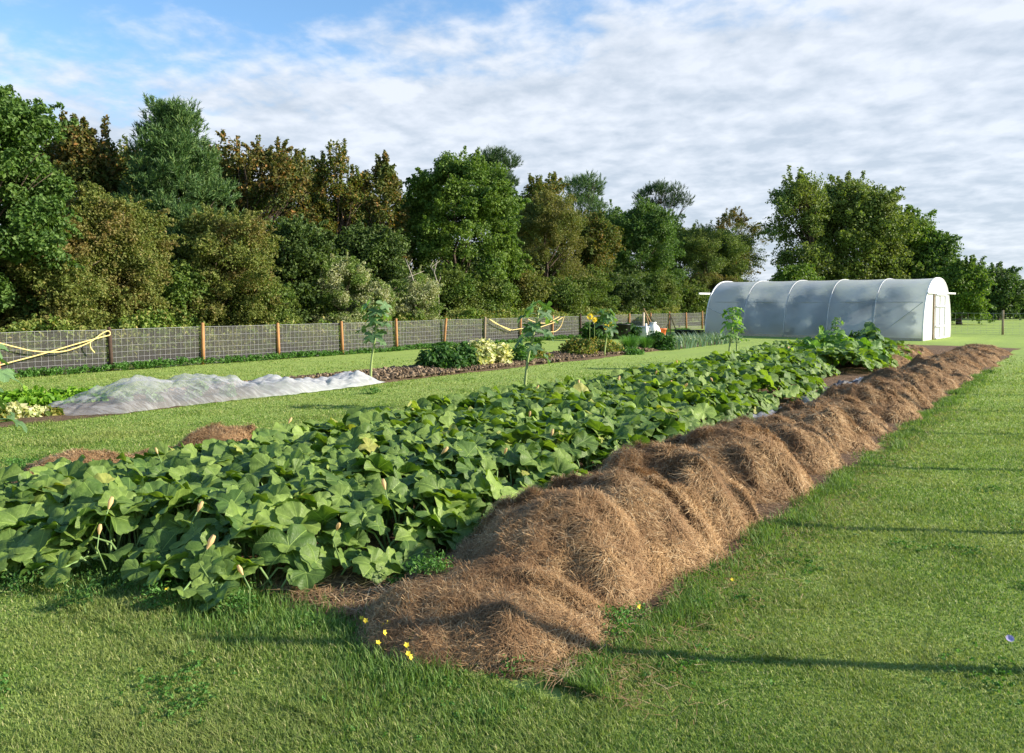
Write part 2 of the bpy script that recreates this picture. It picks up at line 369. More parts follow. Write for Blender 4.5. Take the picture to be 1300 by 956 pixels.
# ------------------------------------------------------------------ setting
def grid_sheet(name, mat, x0, x1, y0, y1, z): 
    V = [[x0, y0, z], [x1, y0, z], [x1, y1, z], [x0, y1, z]]
    return tag(mesh_np(name, V, [[[0, 1, 2, 3]]], mat), kind='structure')
tag(grid_sheet('ground', M['lawn'], -700, 700, -60, 1300, 0), kind='structure')['label'] = 'mown green lawn running out to the horizon'

H_LOW = SN(3, .9, 3)
def patch(name, smin, smax, tmin, tmax, mat, z, label, ns=120, nt_=24, amp=.0, edge=.12, seed=1, freq=3., power=.5):
    e = SN(seed, 1.1, 4); hN = SN(seed + 50, freq, 4)
    s = np.linspace(smin, smax, ns); t = np.linspace(0, 1, nt_); S, T = np.meshgrid(s, t, indexing='ij')
    lo = tmin + edge * e(s, s * 0 + 3)[:, None]; hi = tmax + edge * e(s, s * 0 + 9)[:, None]
    rnd = np.minimum(1, np.minimum(S - smin, smax - S) / .5 + .0) ** .5
    mid = (lo + hi) / 2; TT = mid + (lo + (hi - lo) * T - mid) * (rnd * .75 + .25)
    X = D[0] * S + NN[0] * TT; Y = D[1] * S + NN[1] * TT
    ed = np.clip(np.minimum(T, 1 - T) * 2, 0, 1) ** power * np.clip(rnd, 0, 1)
    Z = z + amp * ed * (1 + .5 * hN(X, Y)); V = np.stack([X, Y, Z], -1).reshape(-1, 3)
    i = np.arange(ns - 1)[:, None] * nt_; j = np.arange(nt_ - 1)[None]
    f = np.stack([i + j, i + j + 1, i + nt_ + j + 1, i + nt_ + j], -1).reshape(-1, 4)
    o = mesh_np(name, V, f, mat, smooth=True); tag(o, kind='structure'); o['label'] = label; return o
patch('squash_bed_soil', 2.85, 36, -7.55, -1.85, M['soil'], .004, 'reddish brown soil of the long squash bed', amp=.03, seed=4)
patch('vegetable_bed_soil', 1.0, 34.5, -14.3, -12.2, M['soil_dark'], .004, 'dark composted soil of the far vegetable bed', ns=400, nt_=40, amp=.10, seed=8, freq=5.)

# ------------------------------------------------------------------ foliage builders
def unit(v): return v / (np.linalg.norm(v, axis=-1, keepdims=True) + 1e-9)
def leaf_quads(P, Nm, size, r, aspect=.62, fold=.18):
    n = len(P); size = np.broadcast_to(size, (n,)) * r.uniform(.7, 1.3, n)
    a = unit(np.cross(Nm, unit(r.normal(size=(n, 3))))); b = np.cross(Nm, a)
    L = size[:, None]; Wd = L * aspect
    V = np.stack([P - a * L * .5, P + b * Wd * .5 + Nm * Wd * fold, P + a * L * .5, P - b * Wd * .5 + Nm * Wd * fold], 1).reshape(-1, 3)
    i = np.arange(n)[:, None] * 4
    return V, np.concatenate([i + [[0, 1, 2]], i + [[0, 2, 3]]])
def clumps(C, R, n, r, shell=(.45, 1.0), lump=.22, zmin=None, seed=0):
    v = r.uniform(-1, 1, n) ** 1.; v = np.where(r.uniform(0, 1, n) < .25, r.uniform(.45, 1, n), v); a = r.uniform(0, 6.2832, n)
    rad = np.where(v > 0, np.clip(1 - np.abs(v) ** 2.8, 0, 1) ** .6, 1 - .22 * v ** 2); d = np.stack([np.cos(a) * rad, np.sin(a) * rad, v], 1)
    lm = SN(seed + 11, 2.6, 2, 3); k = r.uniform(shell[0] ** 2, shell[1] ** 2, len(d)) ** .5; k = np.where(v > .6, np.maximum(k, .8), k)
    f = k * (1 + lump * lm(*d.T)); p = np.asarray(C) + d * np.asarray(R) * np.stack([f, f, .35 + .65 * f], 1)
    return p, d
def cloud(P, rad, per, r, up=.45, flat=.8, size=.1, aspect=.62, fill=.5, rnd=.7):
    n = len(P); rad = np.broadcast_to(rad, (n,)); idx = np.repeat(np.arange(n), per)
    d = unit(r.normal(size=(len(idx), 3))); q = r.uniform(0, 1, len(idx)) ** fill
    pos = P[idx] + d * (rad[idx] * q)[:, None] * [1, 1, flat]
    nm = unit(d * .6 + [0, 0, up] + r.normal(size=d.shape) * rnd)
    return leaf_quads(pos, nm, size, r, aspect)
def needle_tufts(P, rad, per, r, ln=.2, w=.013, nn=13):
    """bottle-brush shoots: needles fanned round short upswept twigs"""
    n = len(P); rad = np.broadcast_to(rad, (n,)); idx = np.repeat(np.arange(n), per)
    d = unit(r.normal(size=(len(idx), 3)) * [1, 1, .7]); base = P[idx] + d * (rad[idx] * r.uniform(.3, 1, len(idx)))[:, None]
    tw = unit(d * .8 + [0, 0, .9] + r.normal(size=d.shape) * .25)
    k = np.repeat(np.arange(len(base)), nn); m = len(k)
    off = r.uniform(0, .26, m)[:, None] * tw[k]; nd = unit(tw[k] * .95 + r.normal(size=(m, 3)) * .42)
    a = base[k] + off; L = ln * r.uniform(.7, 1.2, m)[:, None]; s = unit(np.cross(nd, r.normal(size=(m, 3)))) * w
    V = np.stack([a - s, a + s, a + nd * L + s * .3, a + nd * L - s * .3], 1).reshape(-1, 3)
    return V, np.arange(m * 4).reshape(-1, 4)
def limbs(mb, base, P, r, r0=.14, n_lim=14, wob=.2, fork=.35, tip=.012):
    """trunk from base up, limbs bending out to clump centres"""
    base = np.asarray(base, float); top = P[np.argmax(P[:, 2])].copy(); top[:2] = base[:2] * .35 + top[:2] * .65; top[2] -= .25 * (top[2] - base[2])
    m = 9; T = np.linspace(0, 1, m)[:, None]; trunk = base * (1 - T) + top * T
    trunk[1:-1, :2] += r.normal(size=(m - 2, 2)) * wob * .4
    mb.tube(trunk, np.linspace(r0, r0 * .22, m), 8)
    sel = r.permutation(len(P))[:n_lim]
    for i in sel:
        q = P[i]; f = np.clip((q[2] - base[2]) / (top[2] - base[2] + 1e-6) * .75 - .1, .12, .85)
        k = f * (m - 1); j = int(k); st = trunk[j] * (1 - (k - j)) + trunk[min(j + 1, m - 1)] * (k - j)
        t = np.linspace(0, 1, 6)[:, None]; mid = (st + q) / 2 + [0, 0, -.12 * np.linalg.norm(q - st)] + r.normal(size=3) * wob * .6
        c = (1 - t) ** 2 * st + 2 * t * (1 - t) * mid + t ** 2 * q
        rr = r0 * (.45 * (1 - f) + .15); mb.tube(c, np.linspace(rr, tip, 6), 5)
        for _ in range(3):
            g = int(r.integers(2, 5)); e = q + unit(r.normal(size=3)) * [1, 1, .8] * r.uniform(.3, .7)
            mb.tube([c[g], (c[g] + e) / 2 + r.normal(size=3) * .08, e], [rr * .35, rr * .2, tip * .6], 4)

TREES = {}
def tree(name, label, cat, xy, top, R, base_z=0., mat='sycamore', n=60, per=320, crad=.5, size=.12, shell=(.45, 1.), lump=.22, seed=0,
         trunk_r=.14, trunkmat='bark', group='trees beyond the wire fence', spikes=0, lim=14, flat=.8, aspect=.62, sprays=None, needles=False, rnd=.7, lean=(0, 0), extra=None, up=.45, cut=None):
    r = np.random.default_rng(seed + 100); x, y = xy
    root = thing(name, label, cat, (x, y, 0), group)
    zc = (top + base_z) / 2; C = np.array([x, y, zc]); Rv = np.array([R[0], R[1], (top - base_z) / 2])
    P, d = clumps(C, Rv - crad * .6, n, r, shell, lump, seed=seed)
    P[:, 2] = np.maximum(P[:, 2], base_z + crad * .3)
    P[:, :2] += np.outer((P[:, 2] - base_z) / (top - base_z + 1e-6), lean)
    if cut is not None: P = P[cut(P)]
    if extra is not None: P = np.concatenate([P, np.asarray(extra, float) + [x, y, 0]])
    rad = crad * r.uniform(.65, 1.25, len(P))
    V, f = (needle_tufts(P, rad, per, r, ln=size) if needles else cloud(P, rad, per, r, up, flat, size, aspect, rnd=rnd))
    Vs, Fs, n0 = [V], [f], len(V)
    if spikes:
        hi = P[P[:, 2] > zc + .25 * (top - zc)]; k = r.integers(0, len(hi), spikes)
        Q = []
        for q in hi[k]:
            hgt = r.uniform(.3, .9) * crad * 1.4; st = q + unit(np.array([*(r.normal(size=2) * .35), 1.])) * rad.mean() * .8
            for u in np.linspace(0, 1, 5): Q.append(st + np.array([0, 0, hgt * u]))
        Q = np.array(Q); V2, f2 = cloud(Q, crad * .2, 14, r, .2, 1., size, aspect)
        Vs.append(V2); Fs.append(f2 + n0)
    if sprays is None: sprays = 0 if needles else int(len(P) * .9)
    if sprays:
        k = r.integers(0, len(P), sprays); o = unit((P[k] - C) * [1, 1, .6] + r.normal(size=(sprays, 3)) * .6 + [0, 0, .3]); st = P[k] + o * rad[k][:, None] * .8
        ln = r.uniform(.25, .75, sprays) * crad * 1.3; Q = np.concatenate([st + o * (ln * u)[:, None] + np.array([0, 0, -.35]) * (ln * u * u)[:, None] for u in (0, .33, .66, 1.)])
        V2, f2 = cloud(Q, crad * .17, 11, r, .3, 1., size, aspect); n0 = sum(len(q) for q in Vs); Vs.append(V2); Fs.append(f2 + n0)
    mesh_np('crown', np.concatenate(Vs), np.concatenate(Fs), M[mat], root)
    mb = MB(); limbs(mb, (x - lean[0] * .3, y - lean[1] * .3, -.05), P, r, trunk_r, lim)
    mb.build('trunk', M[trunkmat], root, True)
    return root

def T(px, t, top_py): xy = at_t(px, t); return xy, float(z_at(xy, top_py))
def halfw(xy, hw): return hw / F * xy[1]

def tree_px(name, label, px, t, py, hw, dy=None, **k):
    xy, top = T(px, t, py); w = halfw(xy, hw)
    return tree(name, label, k.pop('cat', 'tree'), xy, top, (w, dy or w * .9), **k)

# --- back row
tree_px('sycamore_tree', 'dark green sycamore filling the left edge above the fence', -48, -23.3, 88, 122, mat='sycamore_dark', n=380, per=300, crad=.46, size=.125, seed=1, spikes=10, base_z=.3, lump=.3, shell=(.55, 1.))
tree_px('rusty_tree', 'rust brown tree between the left edge sycamore and the tall pine', 108, -28, 152, 62, mat='rust', n=80, per=230, crad=.55, size=.14, seed=2, spikes=8, base_z=2.0, shell=(.5, 1.), lump=.3)
def pine_extra(top, w, levels, seed, r0=.25):
    r = np.random.default_rng(seed); e = []
    for i in range(levels):
        z = top * (.38 + .6 * i / levels); k = 1 - .82 * (i / levels) ** 1.3
        for a in np.linspace(0, 6.28, 7, endpoint=False) + r.uniform(0, 1):
            for q in (.5, 1.):
                e.append([math.cos(a) * w * k * q * r.uniform(.75, 1.1), math.sin(a) * w * k * q, z + q * .45 * r.uniform(.4, 1.4)])
    return e
xy, top = T(226, -25.5, 124)
tree('pine_tree', 'tall bushy green pine rising above the hawthorns on the left', 'tree', xy, top - .9, (halfw(xy, 62), 1.8), base_z=2.6, mat='pine', n=90, per=40, crad=.36, size=.15, needles=True, seed=3,
     extra=pine_extra(top - .3, halfw(xy, 74), 10, 5), lump=.3, shell=(.35, .95), trunk_r=.16)
tree_px('rusty_tree', 'tall sparse rust brown tree just right of the pine, sky showing through', 340, -28, 172, 66, mat='rust', n=100, per=150, crad=.50, size=.14, seed=4, spikes=12, base_z=2.2, shell=(.4, 1.), lump=.34, lim=24)
tree_px('turning_tree', 'thin brownish green tree with upright shoots left of the orange brown one', 432, -27, 190, 42, mat='rustgreen', n=58, per=190, crad=.48, size=.13, seed=5, spikes=14, base_z=2.0, shell=(.4, 1.), lump=.34, lim=22)
tree_px('turning_tree', 'orange brown rounded tree left of the large bright sycamore', 486, -26, 210, 42, mat='rust', n=64, per=230, crad=.5, size=.14, seed=6, spikes=8, base_z=1.5, shell=(.5, 1.), lump=.26, lim=16)
tree_px('sycamore_tree', 'large bright green sycamore with upright shoots, middle of the row', 588, -24.2, 205, 80, mat='sycamore', n=380, per=300, crad=.48, size=.125, seed=7, spikes=22, base_z=.2, shell=(.55, 1.), lump=.22)
tree_px('pine_tree', 'dark pine top poking up behind the large sycamore', 632, -31, 180, 36, mat='pine_dark', n=40, per=46, crad=.6, size=.2, needles=True, seed=8, base_z=6.2, shell=(.3, 1.), trunk_r=.2)
tree_px('hawthorn_tree', 'brown tinged hawthorn right of the large sycamore', 692, -24, 238, 48, mat='hawthorn_brown', n=210, per=360, crad=.5, size=.085, seed=9, base_z=.2, shell=(.6, 1.), lump=.2, rnd=.9)
tree_px('turning_tree', 'brownish leaved tree top between the dark pine and the ragged pine', 688, -29, 222, 32, mat='rustgreen', n=40, per=190, crad=.6, size=.15, seed=29, spikes=12, base_z=4.5, shell=(.4, 1.))
tree_px('pine_tree', 'ragged bluish pine top above the brown tinged hawthorn', 737, -29, 214, 40, mat='pine', n=46, per=40, crad=.62, size=.2, needles=True, seed=10, base_z=5.2, shell=(.3, 1.), trunk_r=.2)
tree_px('turning_tree', 'yellowish green tree in the row between brown hawthorn and dark thicket', 758, -25, 262, 34, mat='rustgreen', n=150, per=280, crad=.55, size=.12, seed=21, base_z=.2, shell=(.5, 1.), spikes=10)
tree_px('broadleaf_tree', 'dark green thicket tree above the black bins', 812, -25.5, 250, 52, mat='sycamore_dark', n=210, per=340, crad=.6, size=.13, seed=11, base_z=.2, shell=(.55, 1.), lump=.26)
xy, top = T(838, -29, 231)
tree('pine_tree', 'flat topped pine with a branch reaching right near the tunnel', 'tree', xy, top, (halfw(xy, 34), 1.3), base_z=top - 2.6, mat='pine_dark', n=26, per=40, crad=.55, size=.2, needles=True, seed=12,
     extra=[[1.6, 0, top - 1.5], [2.0, .1, top - 1.8], [2.2, 0, top - 1.5], [1.3, 0, top - 1.3]], shell=(.3, 1.), trunk_r=.2, lim=22)
tree_px('hawthorn_tree', 'fine leaved olive green tree beside the tunnel far end', 895, -24.5, 283, 66, mat='willow', n=280, per=360, crad=.62, size=.1, seed=13, base_z=.2, shell=(.6, 1.), lump=.2, rnd=.9)
tree_px('turning_tree', 'sparse brown tree top at the right end of the row', 934, -28, 268, 36, mat='rust', n=80, per=150, crad=.6, size=.14, seed=14, base_z=3.0, shell=(.3, 1.), lump=.35, spikes=10, lim=20)

for k_, (px, t, py, hw, mt, lab) in enumerate(((60, -30, 176, 60, 'rust', 'brown tree half hidden behind the left edge sycamore'), (170, -30, 182, 60, 'rustgreen', 'brownish tree behind the left side of the tall pine'),
        (285, -30, 200, 56, 'rustgreen', 'dull green tree behind the right side of the tall pine'), (385, -30, 196, 50, 'rust', 'rust brown tree between the two sparse brown ones'), (455, -30.5, 226, 46, 'rustgreen', 'dull tree in the dip left of the orange brown tree'),
        (530, -30, 236, 50, 'sycamore_dark', 'dark tree in the dip left of the large bright sycamore'), (655, -29, 246, 46, 'sycamore_dark', 'dark green tree filling in right of the large sycamore'), (720, -28, 258, 50, 'rustgreen', 'olive tree filling in below the ragged pine'),
        (775, -28.5, 268, 46, 'sycamore_dark', 'dark tree in the dip left of the thicket by the bins'), (868, -28, 282, 50, 'willow', 'olive tree in the dip below the flat topped pine'), (825, -28.5, 262, 46, 'sycamore_dark', 'dark green tree directly under the flat topped pine'), (915, -27.5, 300, 40, 'rustgreen', 'brownish green tree low at the right end of the row'))):
    tree_px('background_tree', lab, px, t, py, hw, mat=mt, n=120, per=260, crad=.62, size=.14, seed=70 + k_, base_z=.6, shell=(.4, 1.), lump=.26, spikes=8)
# --- hedgerow in front of them, behind the fence
g = 'hedgerow shrubs behind the wire fence'
hx = dict(cat='shrub', group=g, trunk_r=.06, lim=8)
tree_px('hawthorn_shrub', 'big olive brown hawthorn at the left with a reddish top', 135, -22.6, 236, 88, dy=1.5, mat='hawthorn', n=230, per=360, crad=.38, size=.075, seed=31, base_z=.1, shell=(.6, 1.), lump=.30, rnd=.9, sprays=420, **hx)
tree_px('hawthorn_shrub', 'olive brown hawthorn mound right of the biggest one, below the pine', 285, -22.8, 270, 72, dy=1.5, mat='hawthorn', n=150, per=420, crad=.42, size=.075, seed=32, base_z=.1, shell=(.6, 1.), lump=.30, rnd=.9, sprays=420, **hx)
tree_px('hawthorn_shrub', 'olive green hawthorn low beside the sycamore at the left edge', 62, -22.2, 300, 62, dy=1.2, mat='hawthorn', n=100, per=400, crad=.42, size=.075, seed=33, base_z=.1, shell=(.6, 1.), lump=.30, rnd=.9, sprays=420, **hx)
tree_px('leafy_shrub', 'dark green leafy shrub left of the pale climber mound', 375, -23.6, 268, 52, dy=1.3, mat='hedge_dark', n=110, per=300, crad=.5, size=.12, seed=34, base_z=.1, shell=(.55, 1.), **hx)
tree_px('leafy_shrub', 'shaded dark green shrub above the pale climber mounds', 465, -24.6, 282, 60, dy=1.3, mat='hedge_dark', n=120, per=300, crad=.55, size=.12, seed=35, base_z=.1, shell=(.55, 1.), **hx)
tree_px('climber_mound', 'tall pale flowering climber mound covering a bush behind the fence', 440, -22.3, 322, 40, dy=1.2, mat='clematis', n=90, per=420, crad=.36, size=.075, seed=36, base_z=.0, shell=(.6, 1.), lump=.14, **hx)
tree_px('climber_mound', 'lower pale climber mound with bare white branches behind the fence', 528, -22.2, 344, 42, dy=1.1, mat='clematis', n=80, per=420, crad=.36, size=.075, seed=37, base_z=.0, shell=(.6, 1.), lump=.14, **hx)
tree_px('climber_mound', 'small low climber mound between the tall and the lower pale ones', 482, -21.8, 356, 24, dy=.9, mat='clematis', n=44, per=380, crad=.34, size=.075, seed=38, base_z=.0, shell=(.6, 1.), lump=.14, **hx)
tree_px('leafy_shrub', 'bright leafy shrub at the foot of the large sycamore', 612, -22.3, 350, 40, dy=1.0, mat='hedge', n=70, per=320, crad=.45, size=.11, seed=39, base_z=.0, shell=(.55, 1.), **hx)
tree_px('leafy_shrub', 'mid green shrub behind the yellow ropes', 705, -22.3, 352, 44, dy=1.0, mat='hedge', n=80, per=320, crad=.5, size=.11, seed=40, base_z=.0, shell=(.55, 1.), **hx)
tree_px('leafy_shrub', 'dark shrub behind the black bins', 785, -22.5, 350, 46, dy=1.0, mat='hedge_dark', n=80, per=320, crad=.55, size=.12, seed=41, base_z=.0, shell=(.55, 1.), **hx)
tree_px('leafy_shrub', 'mid green shrub left of the tunnel far end', 862, -22.5, 356, 42, dy=1.0, mat='hedge', n=80, per=320, crad=.6, size=.13, seed=42, base_z=.0, shell=(.55, 1.), **hx)
tree_px('leafy_shrub', 'green shrub low under the brown hawthorn mound', 335, -22.0, 352, 46, dy=.9, mat='hedge', n=60, per=340, crad=.4, size=.1, seed=43, base_z=.0, shell=(.55, 1.), **hx)

for k_, (px, py, mt, lab) in enumerate(((572, 340, 'hedge', 'leafy shrub filling below the left side of the large sycamore'), (655, 338, 'hawthorn', 'olive shrub below the brown tinged hawthorn'), (742, 336, 'hedge', 'green shrub left of the black bins, under the olive trees'),
        (828, 340, 'hedge', 'green shrub behind the white box and sticks'), (905, 345, 'hawthorn', 'olive shrub hidden partly by the tunnel far end'), (225, 322, 'hedge', 'green leafy growth in the gap below the pine'))):
    tree_px('leafy_shrub', lab, px, -22.9, py, 46, dy=1.1, mat=mt, n=90, per=320, crad=.5, size=.1, seed=90 + k_, base_z=.0, shell=(.55, 1.), **hx)
# dead white branches in the climber
for (px, h0, lab) in ((523, 328, 'bare white dead branch, leaning left, in the climber mound'), (553, 330, 'bare white dead branch, upright and forked, above the climber mound')):
    xy = at_t(px, -21.9); zt = z_at(xy, h0); r = np.random.default_rng(px); mb = MB()
    p = np.array([[xy[0] + .15, xy[1], 1.2], [xy[0] + .1, xy[1], zt * .6 + .4], [xy[0] - .05, xy[1], zt * .85], [xy[0] - (.25 if px < 540 else -.08), xy[1], zt]])
    mb.tube(p, [.035, .028, .02, .01], 6)
    for k in (1, 2, 2): mb.tube([p[k], p[k] + [r.uniform(-.25, .25), .1, .25], p[k] + [r.uniform(-.4, .4), .1, .5]], [.016, .012, .006], 5)
    tag(mb.build('dead_branch', M['bark_pale'], None, True, base=(xy[0], xy[1], 0)), lab, 'branch', 'bare branches in the climber')

# undergrowth along the fence: nettles, brambles and grass nobody could count
def undergrowth(name, smin, smax, t0, t1, h, n, mat, label, size=.09, seed=5, per=26, crad=.16):
    r = np.random.default_rng(seed); s = r.uniform(smin, smax, n); t = r.uniform(t0, t1, n)
    hn = SN(seed, .9, 3); z = np.clip(h * (.75 + .35 * hn(s, t)) * r.uniform(.15, 1., n) ** .6, .03, None)
    P = np.concatenate([D * s[:, None] + NN * t[:, None], z[:, None]], 1)
    V, f = cloud(P, crad, per, r, .5, 1., size)
    return tag(mesh_np(name, V, f, M[mat]), label, None, kind='stuff')
undergrowth('undergrowth', 3, 47, -21.9, -20.5, 1.5, 6500, 'undergrowth', 'tangled nettles and brambles crowding behind the wire fence', .10, 5)
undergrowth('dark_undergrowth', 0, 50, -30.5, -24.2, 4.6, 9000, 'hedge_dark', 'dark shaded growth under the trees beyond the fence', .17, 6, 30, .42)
undergrowth('fence_weeds', 3, 47, -20.0, -19.75, .16, 1500, 'weed', 'low weeds along the foot of the wire fence', .07, 7, 14, .08)

# --- far trees right
def far_tree(name, label, px, Y, py, hw, **k):
    xy = np.array([x_at(px, Y), Y]); top = float(z_at(xy, py)); w = halfw(xy, hw)
    return tree(name, label, 'tree', xy, top, (w, w * .9), group='trees in the field beyond the tunnel', **k)
far_tree('willow_tree', 'airy tree with bare leaning limbs, left of the field group', 1022, 64, 222, 44, mat='willow', n=84, per=230, crad=1.05, size=.2, seed=51, base_z=2.8, shell=(.35, 1.), lump=.34, trunk_r=.4, lim=34, spikes=10, lean=(-.6, 0), rnd=.9)
far_tree('willow_tree', 'tall full rounded tree in the centre of the field group', 1082, 66, 224, 66, mat='willow', n=220, per=330, crad=1.15, size=.22, seed=52, base_z=.8, shell=(.5, 1.), lump=.16, trunk_r=.4)
far_tree('field_tree', 'sloping bright green tree right of the tallest field tree', 1140, 67, 262, 50, mat='lime', n=130, per=330, crad=1.1, size=.22, seed=53, base_z=.05, shell=(.5, 1.), lump=.2, trunk_r=.35)
far_tree('field_tree', 'dark leaved tree sloping down behind the tunnel door end', 1180, 66, 288, 36, mat='sycamore_dark', n=90, per=320, crad=1.0, size=.22, seed=54, base_z=.05, shell=(.5, 1.), trunk_r=.3)
far_tree('field_tree', 'low yellowish green tree beside the tunnel door end', 1218, 62, 330, 34, mat='lime', n=90, per=320, crad=.8, size=.19, seed=55, base_z=.05, shell=(.5, 1.), trunk_r=.25)
far_tree('field_tree', 'small yellow green tree showing above the tunnel roof, left of the group', 1008, 60, 335, 34, mat='lime', n=70, per=280, crad=.8, size=.2, seed=56, base_z=.05, shell=(.5, 1.), trunk_r=.25)
far_tree('field_tree', 'dark round tree far off at the right, inside the picture edge', 1266, 78, 340, 28, mat='far', n=80, per=260, crad=.95, size=.24, seed=57, base_z=.05, shell=(.5, 1.), trunk_r=.3)
far_tree('field_tree', 'pale hazy tree cut by the right picture edge', 1308, 84, 354, 28, mat='far', n=70, per=240, crad=.95, size=.24, seed=58, base_z=.05, shell=(.5, 1.), trunk_r=.3)
far_tree('field_tree', 'dark green tree behind the lowest yellowish one', 1245, 80, 352, 22, mat='far', n=60, per=240, crad=.9, size=.24, seed=59, base_z=.05, shell=(.5, 1.), trunk_r=.3)
def far_hedge():
    r = np.random.default_rng(61); n = 3400; x = r.uniform(-70, 190, n); y = 86 + r.uniform(-1.2, 1.2, n) - x * .03; hn = SN(4, .12, 3)
    z = (2.0 + .5 * hn(x, x * 0)) * r.uniform(.02, 1, n) ** .7
    V, f = cloud(np.stack([x, y, z], 1), .7, 40, r, .4, .8, .3)
    o = mesh_np('field_hedge', V, f, M['far']); tag(o, 'long dark clipped hedge across the far side of the field', 'hedge', kind='thing')
far_hedge()

# ------------------------------------------------------------------ wire fences
def net_mat():
    m, nt, out = newmat('fine_mesh_netting'); p = principled(nt, (.13, .125, .12), .8, .1)
    t = nt.nodes.new('ShaderNodeBsdfTransparent'); mx = nt.nodes.new('ShaderNodeMixShader'); mx.inputs[0].default_value = .36
    nt.links.new(t.outputs[0], mx.inputs[1]); nt.links.new(p.outputs[0], mx.inputs[2]); nt.links.new(mx.outputs[0], out.inputs[0]); return m
M['netting'] = net_mat()
def fence(name, label, a, b, spacing, h, net=True, first=0., wire_h=None, mats=('post',), rad=.05, dxw=.15, extra=None, cat='fence', lean=.028, wires=None):
    a = np.array(a, float); b = np.array(b, float); L = np.linalg.norm(b - a); u = (b - a) / L; nrm = np.array([-u[1], u[0]])
    root = thing(name, label, cat, (a[0], a[1], 0)); r = np.random.default_rng(int(L * 10)); wire_h = wire_h or h * .92
    k = 0; q = first
    while q < L:
        p = a + u * q; mt = mats[k % len(mats)] if extra is None or k not in extra else extra[k]
        hh = h * r.uniform(.97, 1.04); lx, ly = r.normal(size=2) * lean
        mb = MB(); P = [[p[0], p[1], -.1], [p[0] + lx * .5, p[1] + ly * .5, hh * .5], [p[0] + lx, p[1] + ly, hh - .02], [p[0] + lx, p[1] + ly, hh]]
        mb.tube(P, [rad, rad * .98, rad * .95, rad * .8], 10); mb.build('post', M[mt], root, True); q += spacing; k += 1
    mb = MB(); off = nrm * .0; zs = wires or np.concatenate([[.03, .12, .22, .34, .48, .64, .82], [wire_h]]) * (1 if wire_h < 1.1 else 1.0)
    zs = [z for z in zs if z <= wire_h]; nseg = int(L / .65); sg = SN(5, 1.3, 2)
    for z in zs:
        q = np.linspace(0, L, nseg); P = np.stack([a[0] + u[0] * q + nrm[0] * .056 * (1 if net else -1), a[1] + u[1] * q + nrm[1] * .056, z + .012 * sg(q, q * 0 + z)], 1)
        mb.tube(P, .0015 if wires else (.0042 if z < wire_h - .02 else .006), 4, False)
    if wires is None:
        for q in np.arange(0.05, L, dxw):
            p = a + u * q + nrm * .056; mb.tube([[p[0], p[1], .02], [p[0] + r.normal() * .01, p[1], wire_h]], .0036, 4, False)
    mb.build('wire_mesh', M['wire'], root)
    if net:
        c0 = a + nrm * .066; c1 = b + nrm * .066
        V = [[c0[0], c0[1], .0], [c1[0], c1[1], .0], [c1[0], c1[1], wire_h - .02], [c0[0], c0[1], wire_h - .02]]
        mesh_np('netting', V, [[[0, 1, 2, 3]]], M['netting'], root)
    return root
A0 = W(2.7, -20); B0 = W(50, -20)
fence('wire_fence', 'long post and wire mesh fence running along the hedgerow', A0, B0, 2.6, 1.14, first=.05, extra={3: 'post_dark', 12: 'post_dark', 9: 'post_grey'}, dxw=.15)
C0 = B0 + NN * 34
fence('wire_fence', 'wire fence crossing behind the white tunnel, field beyond it', B0, C0, 2.7, 1.3, net=False, first=.5, mats=('post_grey',), rad=.06, dxw=.3, wire_h=1.15)
# boundary posts along the lawn's right side, just outside the frame; their long shadows cross the grass
fence('wire_fence', 'tall post and wire fence bordering the lawn on the right', W(-.74, .4), W(40, .4), 2.74, 2.0, net=False, first=0, rad=.038, mats=('post_grey',), wires=[.5, 1.0, 1.5], wire_h=1.9, lean=.02)

# yellow ropes looped over the fence
def rope(pts, label, px_t, rad=.016, seed=0):
    mb = MB(); r = np.random.default_rng(seed)
    for line in pts:
        P = []
        for (px, py) in line:
            xy = at_t(px, px_t); P.append([xy[0], xy[1], z_at(xy, py)])
        P = np.array(P); n = len(P); t = np.linspace(0, n - 1, (n - 1) * 8 + 1)
        Q = []
        for q in t:
            i = min(int(q), n - 2); f = q - i; p0 = P[max(i - 1, 0)]; p1 = P[i]; p2 = P[i + 1]; p3 = P[min(i + 2, n - 1)]
            Q.append(.5 * ((2 * p1) + (-p0 + p2) * f + (2 * p0 - 5 * p1 + 4 * p2 - p3) * f * f + (-p0 + 3 * p1 - 3 * p2 + p3) * f ** 3))
        mb.tube(Q, rad, 6)
    b = mb.V[0][0]
    return tag(mb.build('yellow_rope', M['rope'], None, True, base=(b[0], b[1], 0)), label, 'rope', 'yellow ropes on the wire fence')
rope([[(-60, 480), (0, 463), (50, 450), (95, 437), (128, 428), (139, 425), (137, 420), (128, 424), (112, 435), (80, 446), (45, 446), (16, 440), (-30, 428)],
      [(114, 434), (114, 441), (119, 448)]], 'thick yellow rope looped over the dark post and sagging left', -19.88, .016)
rope([[(621, 405), (630, 411), (642, 416), (650, 419)], [(650, 419), (668, 417), (690, 420), (704, 421), (712, 414), (716, 402)], [(670, 405), (680, 409), (694, 410), (706, 404), (710, 402)],
      [(623, 406), (636, 414), (648, 420)], [(672, 420), (690, 414), (704, 409), (714, 403)]], 'tangled yellow ropes strung between the middle posts', -19.88, .017)

